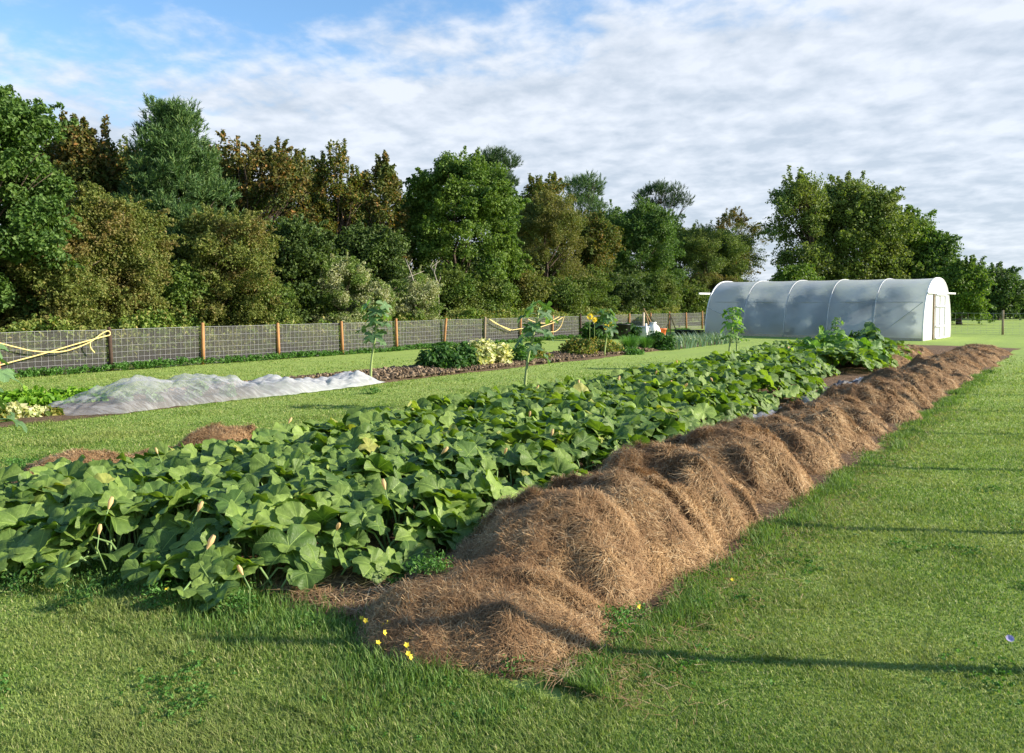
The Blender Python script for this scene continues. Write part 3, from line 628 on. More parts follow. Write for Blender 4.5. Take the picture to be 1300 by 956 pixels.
# ------------------------------------------------------------------ polytunnel
def tunnel():
    A = np.array(pix(1171, 433)); u = np.array([-.764, .645]); v = np.array([.645, .764]); L = 10.6; w = 5.5; H = 2.88
    th = math.atan2(u[1], u[0]); u /= np.linalg.norm(u); v = np.array([-u[1], u[0]]); v = v if v[1] > 0 else -v
    root = thing('polytunnel', 'long white polythene tunnel greenhouse with a door in its lit right end', 'greenhouse', (A[0], A[1], 0))
    def P(a, b, z): p = A + u * a + v * b; return [p[0], p[1], z]
    def prof(n=41, k=0., e=.58):
        a = np.linspace(0, np.pi, n); x = -np.cos(a); y = np.sin(a)
        X = np.sign(x) * np.abs(x) ** .78 * (w / 2 + k); Y = np.abs(y) ** .86 * (H + k)
        return X + w / 2, Y
    X, Y = prof(); hoops = [0, 2.12, 4.24, 6.36, 8.48, L]
    na = 80; al = np.linspace(0, L, na)
    V = []
    for a_ in al:
        sag = .035 * abs(math.sin(math.pi * a_ / 2.12)) ** 1.2
        for x_, y_ in zip(X, Y):
            k = 1 - sag * min(1, y_) / 1.5; V.append(P(a_, w / 2 + (x_ - w / 2) * k, y_ * (1 - sag / H * .8)))
    n = len(X); i = np.arange(na - 1)[:, None] * n; j = np.arange(n - 1)[None]
    f = np.stack([i + j, i + j + 1, i + n + j + 1, i + n + j], -1).reshape(-1, 4)
    m, nt, out = newmat('polythene_film'); pos = wpos(nt)
    nn = nz(nt, .75, 4, .6, pos)
    df = nt.nodes.new('ShaderNodeBsdfDiffuse'); df.inputs[0].default_value = (.74, .77, .78, 1)
    tl = nt.nodes.new('ShaderNodeBsdfTranslucent'); tl.inputs[0].default_value = (.80, .84, .86, 1)
    rf = nt.nodes.new('ShaderNodeBsdfRefraction'); rf.inputs['Roughness'].default_value = .55; rf.inputs['IOR'].default_value = 1.12; rf.inputs[0].default_value = (.9, .93, .95, 1)
    tp = nt.nodes.new('ShaderNodeBsdfTransparent'); tp.inputs[0].default_value = (.9, .93, .95, 1)
    gl = nt.nodes.new('ShaderNodeBsdfGlossy'); gl.inputs['Roughness'].default_value = .28
    def mix(f_, a_, b_):
        x_ = nt.nodes.new('ShaderNodeMixShader')
        if isinstance(f_, float): x_.inputs[0].default_value = f_
        else: nt.links.new(f_, x_.inputs[0])
        nt.links.new(a_, x_.inputs[1]); nt.links.new(b_, x_.inputs[2]); return x_.outputs[0]
    a1 = mix(.5, df.outputs[0], tl.outputs[0]); a2 = mix(.06, rf.outputs[0], tp.outputs[0]); a3 = mix(mrange(nt, nn, .34, .66, .14, .58), a1, a2)
    a4 = mix(.09, a3, gl.outputs[0]); nt.links.new(a4, out.inputs[0])
    mesh_np('film_cover', V, f, m, root, True)
    m2, nt2, out2 = newmat('white_end_film')
    df = nt2.nodes.new('ShaderNodeBsdfDiffuse'); df.inputs[0].default_value = (.80, .81, .82, 1); tl = nt2.nodes.new('ShaderNodeBsdfTranslucent'); tl.inputs[0].default_value = (.8, .82, .84, 1)
    tp = nt2.nodes.new('ShaderNodeBsdfTransparent'); x1 = nt2.nodes.new('ShaderNodeMixShader'); x1.inputs[0].default_value = .35
    x2 = nt2.nodes.new('ShaderNodeMixShader'); x2.inputs[0].default_value = .16
    nt2.links.new(df.outputs[0], x1.inputs[1]); nt2.links.new(tl.outputs[0], x1.inputs[2]); nt2.links.new(x1.outputs[0], x2.inputs[1]); nt2.links.new(tp.outputs[0], x2.inputs[2]); nt2.links.new(x2.outputs[0], out2.inputs[0])
    for a_, dr in ((-.012, 1), (L + .012, 0)):
        Xe, Ye = prof(41, -.02); V = [P(a_, x_, y_) for x_, y_ in zip(Xe, Ye)]
        mesh_np('end_film', V, [np.arange(len(V))[None]], m2, root)
    for q, a_ in enumerate(hoops):
        Xh, Yh = prof(31, .012 if q in (0, 5) else -.03); mb = MB(); mb.tube([P(a_, x_, y_) for x_, y_ in zip(Xh, Yh)], .032 if q in (0, 5) else .03, 8); mb.build('hoop', M['white_paint'], root, True)
        if q not in (0, 5):
            Xh, Yh = prof(31, .014); mb = MB(); mb.tube([P(a_, x_, y_) for x_, y_ in zip(Xh, Yh)], .018, 6); mb.build('hoop_tape', M['tape'], root, True)
    ax = np.array([[*u, 0], [*v, 0], [0, 0, 1.]])
    def bar(name, a_, b0, b1, z, s1=.06, s2=.1, mt='white_paint', z1=None, par=root):
        mb = MB()
        if z1 is None: mb.box(P(a_, (b0 + b1) / 2, z), (s1, abs(b1 - b0), s2), ax, .006)
        else: mb.box(P(a_, b0, (z + z1) / 2), (s1, s2, abs(z1 - z)), ax, .006)
        return mb.build(name, M[mt], par)
    bar('door_track', -.09, .35, 5.95, 2.18, .06, .08); bar('door_track', L + .09, -.6, 4.6, 2.2, .06, .09)
    bar('door_post', -.05, 1.74, 0, .0, .05, .05, 'cane', 2.12); bar('door_post', -.05, 3.95, 0, .0, .07, .08, 'white_paint', 2.12)
    door = mesh_np('sliding_door', [P(-.075, 1.85, .05), P(-.075, 3.75, .05), P(-.075, 3.75, 2.1), P(-.075, 1.85, 2.1)], [[[0, 1, 2, 3]]], m2, root)
    mb = MB()
    for b0 in (1.83, 2.75, 3.77): mb.box(P(-.11, b0, 1.08), (.04, .05, 2.1), ax)
    for z in (.06, .62, 1.55, 2.1): mb.box(P(-.16, 2.8, z), (.03, 1.96, .06), ax)
    o = mb.build('door_frame', M['white_paint'], door, base=np.array(root.location)); 
    mb = MB(); mb.tube([P(.06, .16, 1.75), P(2.0, .05, .1)], .018, 6); mb.build('brace', M['steel'], root)
    mb = MB(); mb.tube([P(L - .05, .12, 1.45), P(L - 1.9, -.0, .7)], .014, 6); mb.build('brace', M['steel'], root)
    mb = MB()
    for b0 in (.02, w - .02): mb.box(P(L / 2, b0, .06), (L, .04, .12), ax)
    mb.build('ground_rail', M['timber'], root)
    mb = MB(); mb.tube([P(.1, w / 2, H - .07), P(L - .1, w / 2, H - .07)], .02, 6); mb.tube([P(.1, .42, 1.75), P(L - .1, .42, 1.75)], .015, 6); mb.build('crop_bar', M['steel'], root)
    # crops inside, seen blurred through the film
    r = np.random.default_rng(3); k = 0
    for a_ in (1.3, 2.4, 3.4, 4.4, 5.3, 6.2, 7.1, 8.0, 8.8, 2.0, 3.6, 5.2, 6.8, 8.4):
        h = r.uniform(1.5, 2.1) if k not in (0, 6) else 1.3; b0 = (1.35 if k < 9 else 3.9) + r.uniform(-.1, .25); p = P(a_, b0, 0)
        t_ = thing('climbing_crop', 'tall leafy crop plant blurred behind the polythene', 'plant', (p[0], p[1], 0), 'crops inside the tunnel')
        C = np.array([p[0], p[1], 0]) + np.concatenate([r.uniform(-1, 1, (26, 2)) * .5, r.uniform(.1, h, 26)[:, None]], 1)
        V, f = cloud(C, .28, 70, r, size=.14); mesh_np('foliage', V, f, M['hedge_dark'], t_)
        mb = MB(); mb.tube([[p[0], p[1], 0], [p[0], p[1], h]], .012, 5); mb.build('stem', M['greenstem'], t_); k += 1
    return A, u, v
TA, TU, TV = tunnel()

# ------------------------------------------------------------------ hay heaps
HAY = [  # s, t, height, half length, half width, label
 (3.46, -2.62, .22, .66, .68, 'lowest flattened hay heap at the very front of the row'),
 (4.38, -2.74, .43, .80, .74, 'tall shaggy hay heap second from the front, overhanging the bare soil'),
 (5.1, -2.72, .53, .80, .76, 'rounded hay heap third from the front, deeply creased'),
 (5.88, -2.72, .56, .72, .76, 'large smooth hay heap fourth from the front, its top level with the squash leaves'),
 (7.34, -2.70, .57, .70, .80, 'biggest domed hay heap standing clear after a dip, beside the first plastic strip'),
 (8.72, -2.72, .52, .68, .74, 'broad hay heap just behind the biggest dome'),
 (10.2, -2.66, .47, .68, .78, 'hay heap with a shaggy right flank where the lawn edge dips'),
 (11.6, -2.72, .43, .68, .72, 'hay heap beside the widest patch of plastic sheet'),
 (13.0, -2.64, .47, .66, .78, 'hay heap level with the front of the bare soil patch'),
 (14.5, -2.70, .44, .74, .74, 'hay heap beside the scrunched black plastic'),
 (16.2, -2.66, .43, .84, .78, 'hay heap level with the middle of the bare soil patch'),
 (18.1, -2.66, .44, .90, .76, 'hay heap level with the back of the bare soil patch'),
 (20.2, -2.66, .40, 1.0, .80, 'hay heap beside the tall courgette leaves'),
 (22.6, -2.66, .42, 1.15, .82, 'long hay heap where the two rows begin to part'),
 (25.2, -2.66, .34, 1.4, .85, 'hay heap in the right row, opposite the left row'),
 (28.0, -2.66, .33, 1.5, .85, 'brown hay heap in the right row, second from its far end'),
 (31.0, -2.66, .30, 1.6, .85, 'farthest hay heap in the right row by the lawn'),
 (23.6, -4.35, .36, 1.2, .85, 'pale hay heap in the left row, nearest the courgettes'),
 (26.0, -4.45, .42, 1.4, .85, 'sunlit sandy hay heap in the middle of the left row'),
 (28.6, -4.5, .38, 1.4, .8, 'farthest hay heap in the left row, before the tunnel door'),
 (3.95, -8.1, .24, .62, .30, 'nearest low hay heap at the left edge of the squash bed'),
 (4.75, -8.15, .13, .50, .22, 'thin trail of hay between the two left edge heaps'),
 (5.6, -8.15, .27, .66, .36, 'small hay heap at the left edge of the squash bed, farther back'),
]
def hay(i, s, t, h, hs, ht, label):
    r = np.random.default_rng(200 + i); c = W(s, t); near = c[1] < 8; mid = c[1] < 14
    root = thing('hay_heap', label, 'hay heap', (c[0], c[1], 0), 'heaps of dry hay along the squash bed')
    nr, na = (80, 220) if near else ((40, 100) if mid else (22, 56))
    n1 = SN(i, 2.4, 3); n2 = SN(i + 400, 9, 3, 2, .6); n3 = SN(i + 800, 1.2, 2); rip = SN(i + 900, 1.0, 3, 2, .7); rf = SN(i + 1000, 1.0, 3, 2, .6); rw = SN(i + 1100, 2.5, 2); pt = SN(i + 1200, 7.5, 3, 2, .6); pt2 = SN(i + 1300, 14, 3, 2, .6)
    def surf(rho, a, detail=True):
        """outline wobbles; flanks carry creases that run downhill"""
        ca, sa = np.cos(a), np.sin(a); wob = 1 + .10 * n1(ca * .9, sa * .9) + .05 * n1(ca * 3, sa * 3)
        ds = hs * rho * ca * wob; dt = ht * rho * sa * wob
        x = c[0] + D[0] * ds + NN[0] * dt; y = c[1] + D[1] * ds + NN[1] * dt
        dome = np.clip(1 - rho ** 2.1, 0, 1) ** .85
        crease = (rip(a * 2.6 + 2 * rho, rho * 1.3) * .20 - .10 * np.abs(n3(ca * 4 + i, sa * 4))) * np.clip(rho, 0, 1) ** .8 * np.clip(1.15 - rho, 0, 1)
        z = .87 * h * (dome * (1 + .16 * n3(x * 2, y * 2)) + crease + .15 * n1(x * .9, y * .9) * dome ** .5 + .055 * n2(x * .7, y * .7) * dome ** .4)
        if detail:
            arc = a * ht; w1 = rw(x * 1.3, y * 1.3) * .5; fur = np.abs(rf(arc * 6.5 + w1, rho * 2.4 + w1)); pit = np.minimum(0, pt(x, y) + .25); lump = pt2(x, y)
            z = z + (.125 * (fur - .30) * np.clip(rho * 1.6, 0, 1) + .13 * pit + .045 * lump) * np.clip(dome, 0, 1) ** .4 * min(1, h / .5)
        return np.stack([x, y, np.maximum(z, -.01) + .012 * (rho < .98)], -1)
    rho = np.linspace(0, 1, nr) ** .9; a = np.arange(na) / na * 2 * np.pi
    Rg, Ag = np.meshgrid(rho[1:], a, indexing='ij'); V = np.concatenate([surf(np.zeros(1), np.zeros(1)), surf(Rg, Ag).reshape(-1, 3)])
    j = np.arange(na); f3 = np.stack([j * 0, 1 + j, 1 + (j + 1) % na], -1)
    ii = np.arange(nr - 2)[:, None] * na + 1; f4 = np.stack([ii + j, ii + na + j, ii + na + (j + 1) % na, ii + (j + 1) % na], -1).reshape(-1, 4)
    mesh_np('matted_core', V, [f3, f4], M['hay_core'], root, True)
    k = {0: 32000, 1: 56000, 2: 52000, 3: 44000, 4: 34000, 5: 24000}.get(i, 11000 if mid else 4000)
    if i >= 20: k = 7000
    wd = .0006 + .00024 * c[1]
    q = r.uniform(0, 1.0, k) ** .55 * 1.04; aa = r.uniform(0, 6.2832, k)
    P0 = surf(q, aa); Pa = surf(np.maximum(q - .06, 0), aa, False); Pb = surf(np.minimum(q + .06, 1.1), aa, False); dn = unit(Pb - Pa + 1e-5)
    side = unit(np.cross(dn, [0, 0, 1.])); ang = r.normal(size=k) * .95 + SN(i + 1400, 4.5, 2)(P0[:, 0], P0[:, 1]) * 1.3; loose = r.uniform(0, 1, k) < .4
    ang = np.where(loose, r.uniform(-3.14, 3.14, k), ang)
    di = dn * np.cos(ang)[:, None] + side * np.sin(ang)[:, None]; L = r.uniform(.025, .115, k) * (1 + .03 * c[1])
    nrm = unit(np.cross(side, dn)); nrm = np.where(nrm[:, 2:] < 0, -nrm, nrm)
    lift = np.where(loose, r.uniform(.004, .028, k), r.uniform(.001, .009, k)); curl = r.normal(size=k)
    w = np.cross(nrm, di) * (wd * r.uniform(.6, 1.3, k))[:, None]; pts = []
    for jj, u in enumerate((0, .5, 1.)):
        bow = nrm * (lift * (4 * u * (1 - u)) + .006 + np.where(loose, lift * u * .6, 0))[:, None] + np.cross(nrm, di) * (curl * L * .35 * u * u)[:, None]
        p = P0 + di * (L * u)[:, None] + bow; p[:, 2] -= (L * u) ** 2 * 1.2 * (q > .5); p[:, 2] = np.maximum(p[:, 2], .004)
        ww = w * (1 - .65 * u); pts += [p - ww, p + ww]
    Vv = np.stack(pts, 1).reshape(-1, 3); b = np.arange(k)[:, None] * 6
    mesh_np('loose_strands', Vv, np.concatenate([b + [[0, 1, 3, 2]], b + [[2, 3, 5, 4]]]), M['straw'], root)
for i, a in enumerate(HAY): hay(i, *a)

# scattered hay litter on the bare soil (nobody could count it)
def litter():
    r = np.random.default_rng(9); k = 20000; s = r.uniform(2.6, 14, k) ** 1.; t = r.uniform(-5.0, -3.0, k)
    far = r.uniform(0, 1, k) < .35; s = np.where(far, r.uniform(14, 32, k), 3.0 + r.uniform(0, 1, k) ** 1.8 * 9); t = np.where(far, r.uniform(-5.6, -3.2, k), r.uniform(-4.6, -1.85, k))
    P = np.concatenate([D * s[:, None] + NN * t[:, None], r.uniform(.035, .06, (k, 1))], 1); a = r.uniform(0, 6.28, k); L = r.uniform(.04, .14, k)
    d = np.stack([np.cos(a), np.sin(a), r.normal(size=k) * .15], 1); w = np.stack([-np.sin(a), np.cos(a), a * 0], 1) * (.0018 + .0002 * P[:, 1:2])
    V = np.stack([P - w, P + w, P + d * L[:, None] + w * .4, P + d * L[:, None] - w * .4], 1).reshape(-1, 3)
    tag(mesh_np('hay_litter', V, np.arange(4 * k).reshape(-1, 4), M['straw']), 'loose hay stems scattered over the bare reddish soil', kind='stuff')
litter()

# ------------------------------------------------------------------ squash plants
def leaf_template(nr, na, seed, lobes='squash'):
    r = np.random.default_rng(seed); a = -np.pi + (np.arange(na)) / na * 2 * np.pi; ph = r.uniform(0, 6.28, 6)
    if lobes == 'squash':
        R = .92 + .05 * np.cos(6 * a) * (np.abs(a) < 2.7) - .06 * np.cos(2 * a) + .030 * np.sin(a * 9 + ph[0]) + .022 * np.sin(a * 21 + ph[1]) + r.normal() * .03 * np.cos(3 * a + ph[5])
        R *= 1 - .62 * np.exp(-((np.pi - np.abs(a)) / .26) ** 2)
    else:
        R = .42 + .58 * np.abs(np.cos(a * 3.0)) ** 1.3; R *= np.where(np.abs(a) > 2.6, .4, 1.); R += .03 * np.sin(a * 23 + ph[0])
    rr = np.linspace(0, 1, nr + 1)[1:]; Rg = rr[:, None] * R[None]; A = np.broadcast_to(a, Rg.shape); q = rr[:, None]
    X = Rg * np.cos(A); Y = Rg * np.sin(A) * 1.06
    fold = .055 * Rg * -np.cos(6 * A) if lobes == 'squash' else .05 * Rg * -np.cos(6 * A)
    Z = .30 * Rg - .48 * Rg ** 2.2 * (.6 + .4 * np.sin(A * 2 + ph[2])) + fold + .11 * q ** 2 * np.sin(A * 3 + ph[3]) + .055 * q ** 3 * np.sin(A * 8 + ph[4]) + .025 * q * np.sin(A * 14 + ph[1])
    V = np.concatenate([[[0, 0, 0]], np.stack([X, Y, Z], -1).reshape(-1, 3)]); j = np.arange(na)
    f3 = np.stack([j * 0, 1 + j, 1 + (j + 1) % na], -1); ii = np.arange(nr - 1)[:, None] * na + 1
    f4 = np.stack([ii + j, ii + na + j, ii + na + (j + 1) % na, ii + (j + 1) % na], -1).reshape(-1, 4)
    return V, f3, f4, V[:, :2] * .5 + .5
LT = [leaf_template(7, 48, k) for k in range(9)]; LTm = [leaf_template(4, 26, k + 20) for k in range(6)]; LTf = [leaf_template(3, 16, k + 40) for k in range(5)]
PT = [leaf_template(4, 36, k + 60, 'palm') for k in range(4)]
def place_leaves(P, Nrm, head, size, tmpl, r, name, mat, parent, smooth=True):
    V, U, A3, A4, n = [], [], [], [], 0
    for p, nm, h, s in zip(P, Nrm, head, size):
        t = tmpl[int(r.integers(len(tmpl)))]; h = np.asarray(h, float); x = h - nm * h.dot(nm); x /= np.linalg.norm(x) + 1e-9; y = np.cross(nm, x)
        sc = s * r.uniform(.9, 1.1, 3); V.append((t[0] * sc) @ np.array([x, y, nm]) + p); U.append(t[3]); A3.append(t[1] + n); A4.append(t[2] + n); n += len(t[0])
    return mesh_np(name, np.concatenate(V), [np.concatenate(A3), np.concatenate(A4)], mat, parent, smooth, np.concatenate(U))
SQ_N = SN(77, 1.1, 3)
def s_front(t): return 2.2 + max(-.3, t + 5.5) * .40 + .12 * math.sin(t * 5)
def bed_left(s): return -7.35 - .15 * np.sin(s * .9)
def bed_right(s):
    if s < 9: return -3.38 - .10 * math.sin(s * 2.3) - max(0, 3.6 - s) * .6
    if s < 16.2: return -3.75 - .15 * math.sin(s * 1.7)
    if s < 20.0: return -4.75 - .15 * math.sin(s * 1.9)
    return -3.9
def canopy(s, t):
    lo, hi = bed_left(s), bed_right(s); e = min(t - lo, hi - t, (s - s_front(t)) * .9, (26.6 - s) * .9)
    base = .365 if s < 5 else .40 if s < 8 else (.45 if s < 17 else .56)
    return max(.14, base * min(1, .35 + .65 * max(e, 0) / .45) + .055 * float(SQ_N(s, t))), e
squash_pts = []
ROWS = ['at the very front', 'just behind the front plants', 'level with the tall shaggy hay heap', 'level with the rounded creased hay heap', 'level with the fourth hay heap', 'level with the biggest domed hay heap',
        'level with the heap behind the dome', 'level with the start of the grey plastic', 'level with the middle of the grey plastic', 'level with the widest patch of plastic', 'just before the black plastic bulge',
        'beside the black plastic bulge', 'level with the bare soil patch front', 'level with the scrunched black plastic', 'behind the bare soil patch', 'left of the low courgettes', 'level with the tall courgettes',
        'just past the tall courgettes', 'level with the nearest pale heap', 'last but one before the tunnel', 'last before the tunnel']
def squash():
    r = np.random.default_rng(12); ds = 1.25; k = 0; s = 1.9
    names = {}
    while s < 26.4:
        lo, hi = bed_left(s + .6), bed_right(s + .6); nc = 3 if hi - lo > 2.6 else (2 if hi - lo > 1.4 else 1); wdt = (hi - lo) / nc
        for c in range(nc):
            sc, tc = s + ds / 2, lo + wdt * (c + .5); xy = W(sc, tc)
            if xy[0] / xy[1] < -.95: continue
            d = xy[1]; near = d < 8.2; mid = d < 14
            cs = 'right' if c == nc - 1 else ('left' if c == 0 else 'mid')
            row = ROWS[min(k, len(ROWS) - 1)]; lab = {'left': 'squash plant by the left lawn edge, ', 'mid': 'squash plant in the middle of the bed, ', 'right': 'squash plant on the right side, '}[cs] + row
            if nc == 1: lab = 'squash plant in the narrow part of the bed, ' + row
            root = thing('squash_plant', lab, 'squash plant', (xy[0], xy[1], 0), 'squash plants in the long bed')
            size0 = .134 if d < 9 else (.134 if d < 16 else .135); dens = 96 if d < 9 else 78
            n = int(ds * wdt * dens); sj = s + r.uniform(-.08, 1.08, n) * ds; tj = lo + wdt * (c + r.uniform(-.06, 1.06, n))
            P, Nm, Hd, Sz = [], [], [], []; mb = MB()
            for a, b in zip(sj, tj):
                H, e = canopy(a, b)
                if e < -.12: continue
                q = r.uniform(0, 1) ** 1.6; z = H * (1 - .42 * q); p2 = W(a, b)
                out = np.zeros(2)
                if e < .4:
                    lo2, hi2 = bed_left(a), bed_right(a)
                    out = NN * (1. if hi2 - b < b - lo2 else -1.)
                    if (a - s_front(b)) < min(hi2 - b, b - lo2): out = -D
                    out = out * (.4 - max(e, -.1)) * 1.9
                nm = np.array([*(r.normal(size=2) * .5 + out * .9), 1.]) + np.array([.22, -.12, 0]); nm /= np.linalg.norm(nm)
                hd = np.array([*(r.normal(size=2) + out * 2.2 + [.25, -.35]), 0.])
                P.append(np.array([p2[0], p2[1], z])); Nm.append(nm); Hd.append(hd); Sz.append(size0 * r.uniform(.55, 1.3) * (1 - .25 * q) * (.8 if e < .1 else 1))
                if d < 11:
                    fp = np.array([p2[0] + r.normal() * .1 - out[0] * .3, p2[1] + r.normal() * .1 - out[1] * .3, .02]); tp = P[-1] - nm * .005
                    mb.tube([fp, (fp + tp) / 2 + [0, 0, .07], tp], [.008, .007, .006], 5, False)
            if not P: bpy.data.objects.remove(root); continue
            place_leaves(P, Nm, Hd, Sz, LT if near else (LTm if mid else LTf), r, 'leaves', M['squash' if d < 15 else 'squash_far'], root)
            if mb.n: mb.build('stalks', M['petiole'], root, True)
            squash_pts.append((root, sc, tc))
        s += ds; k += 1
squash()
# closed squash blossoms, parts of the nearest plant
def blossom(x, y, z, sc, r, parent, tilt):
    n = 14; V = []; prof = [(.0, .007), (.02, .012), (.045, .019), (.065, .021), (.085, .017), (.105, .013), (.112, .004)]
    ax = unit(np.array([tilt[0], tilt[1], 1.])); u = unit(np.cross(ax, [0, 1., .1])); v = np.cross(ax, u)
    for h, rr in prof:
        for j in range(n):
            a = j / n * 6.2832; w = rr * (1 + .22 * math.cos(5 * a) * (h > .05)); V.append(np.array([x, y, z]) + sc * (ax * (h + .006 * math.cos(5 * a) * (h > .08)) + w * (math.cos(a) * u + math.sin(a) * v)))
    m = len(prof); i = np.arange(m - 1)[:, None] * n; j = np.arange(n)[None]; j2 = (j + 1) % n
    f = np.stack([i + j, i + j2, i + n + j2, i + n + j], -1).reshape(-1, 4)
    o = mesh_np('blossom', V, f, M['squash_petal'], parent, True); o['label'] = 'pale orange closed squash blossom'
    b_ = np.array([x, y, z]); mb = MB(); mb.tube([b_ + [.02, .03, -.22], b_ - ax * .08, b_ + ax * .004 * sc], [.005, .004, .006 * sc], 6); mb.build('blossom_stalk', M['petiole'], o, True, base=np.array(parent.location))
    return o
r = np.random.default_rng(44)
for (px, py, h) in ((125, 655, .50), (262, 672, .50), (308, 705, .36), (250, 628, .52), (137, 625, .52), (200, 560, .55), (366, 528, .55), (489, 602, .54), (427, 650, .50), (680, 487, .55), (672, 520, .56), (735, 480, .56),
                    (785, 478, .55), (832, 469, .6), (853, 482, .55), (868, 485, .55), (860, 456, .6), (905, 478, .55), (700, 540, .56), (640, 560, .56), (1000, 440, .65), (560, 560, .56)):
    x, y = pix(px, py, h); s_, t_ = ST(x, y); root = min(squash_pts, key=lambda q: (q[1] - s_) ** 2 + (q[2] - t_) ** 2)[0]
    blossom(x, y, h - (.11 if y < 8 else .08), r.uniform(.5, .72) * (1 + max(0, y - 8) * .03), r, root, r.normal(size=2) * .6)

# tall courgette clump near the tunnel
def courgette(px, t, py, label, hw, seed, n=34, mat='bigleaf', grp='courgette clumps at the far end'):
    r = np.random.default_rng(seed); xy = at_t(px, t); top = z_at(xy, py); w = halfw(xy, hw)
    root = thing('courgette_plant', label, 'courgette plant', (xy[0], xy[1], 0), grp); mb = MB(); P, Nm, Hd, Sz = [], [], [], []
    for k in range(n):
        a = r.uniform(0, 6.28); q = r.uniform(.1, 1) ** .7; z = top * (1 - .55 * q ** 1.5) * r.uniform(.7, 1); p = np.array([xy[0] + math.cos(a) * w * q, xy[1] + math.sin(a) * w * q, z])
        mb.tube([[xy[0], xy[1], .03], [(xy[0] + p[0]) / 2, (xy[1] + p[1]) / 2, z * .7], p], [.02, .016, .01], 5, False)
        P.append(p); Nm.append(unit(np.array([math.cos(a) * q * 1.1, math.sin(a) * q * 1.1, .8]) + r.normal(size=3) * .3)); Hd.append([math.cos(a), math.sin(a), .01]); Sz.append(r.uniform(.14, .24))
    place_leaves(P, Nm, Hd, Sz, LTm, r, 'leaves', M[mat], root); mb.build('stalks', M['petiole'], root)
courgette(1055, -5.6, 416, 'tall bright courgette plant left of the darker one, before the tunnel', 38, 1, 46)
courgette(1102, -5.3, 412, 'darker upright courgette plant beside the tunnel wall', 28, 2, 40, 'tallleaf')
courgette(1098, -4.6, 432, 'bright courgette plant spilling toward the hay heaps', 34, 3, 40)
courgette(1030, -5.6, 434, 'low bright courgette plant left of the tall ones', 34, 4, 36)
courgette(1125, -4.9, 440, 'small bright courgette plant at the right end of the patch', 18, 5, 22)

# tall single-stemmed plants
def tall_plant(xy, h, label, seed, lean=(0, 0), n=15, ls=.19, flowers=0, mat='tallleaf'):
    r = np.random.default_rng(seed); x, y = xy; root = thing('tall_plant', label, 'tall plant', (x, y, 0), 'tall single stemmed leafy plants')
    k = 9; T_ = np.linspace(0, 1, k)[:, None]; S = np.concatenate([np.array([[x, y]]) + T_ * lean + .02 * np.sin(T_ * 7 + seed), T_ * h * .93], 1)
    mb = MB(); mb.tube(S, np.linspace(.030, .013, k), 7); st = mb.build('stem', M['greenstem'], root, True); mb = MB(); P, Nm, Hd, Sz = [], [], [], []
    for i in range(n):
        f = .44 + .56 * ((i + .5) / n) ** .8; q = f * (k - 1); j = min(int(q), k - 2); b = S[j] * (1 - (q - j)) + S[j + 1] * (q - j); a = i * 2.4 + r.uniform(-.4, .4); L = r.uniform(.14, .30) * (1.1 - .45 * f)
        d = np.array([math.cos(a), math.sin(a), 0]); e = b + d * L * 1.15 + [0, 0, L * r.uniform(.1, .6)]; mb.tube([b, (b + e) / 2 + [0, 0, .03], e], [.008, .006, .005], 5, False)
        P.append(e); Nm.append(unit(d * r.uniform(.3, 1.1) + [0, 0, .7])); Hd.append(d + [0, 0, -1.5]); Sz.append(ls * r.uniform(.65, 1.15))
    place_leaves(P, Nm, Hd, Sz, PT, r, 'leaves', M[mat], root); mb.build('stalks', M['petiole'], root, True)
    for i in range(flowers):
        a = r.uniform(0, 6.28); c = S[-1] + [math.cos(a) * .25, -.15, r.uniform(-.45, .1)]; mb = MB()
        V, f_ = leaf_quads(np.array([c + .05 * np.array([math.cos(q), math.sin(q) * .3, math.sin(q)]) for q in np.linspace(0, 6.28, 12)]), unit(r.normal(size=(12, 3)) * .3 + [0, -1, .3]), .09, r)
        mesh_np('flower', V, f_, M['yellow_petal'], root)
    return root
x1 = at_t(660, -7.35); tall_plant(x1, z_at(x1, 380), 'tall leafy plant rising behind the squash, in front of the yellow ropes', 1, (.30, .0), 13, .19)
x2 = at_t(925, -7.35); tall_plant(x2, z_at(x2, 386), 'tall leafy plant silhouetted against the white tunnel', 2, (.12, 0), 20, .17, 0, 'bigleaf')
x3 = at_t(470, -12.35); tall_plant(x3, z_at(x3, 380), 'tall drooping leafy plant at the right end of the white netting', 3, (.15, 0), 14, .21)
x4 = at_t(768, -12.3); tall_plant(x4, z_at(x4, 392), 'tall leafy plant in the far bed before the black bins', 4, (.1, 0), 14, .22)
x5 = np.array(at_t(-44, -7.45)); tall_plant(x5, 1.52, 'tall leafy plant whose leaf enters at the left picture edge', 5, (.05, 0), 15, .2)
x6 = at_t(1062, -7.6); tall_plant(x6, z_at(x6, 402), 'slim young leafy plant before the middle of the tunnel', 6, (0, 0), 12, .13)
x7 = at_t(936, -7.9); tall_plant(x7, z_at(x7, 408), 'second shorter leafy plant just right of the one against the tunnel', 7, (0, 0), 8, .13)

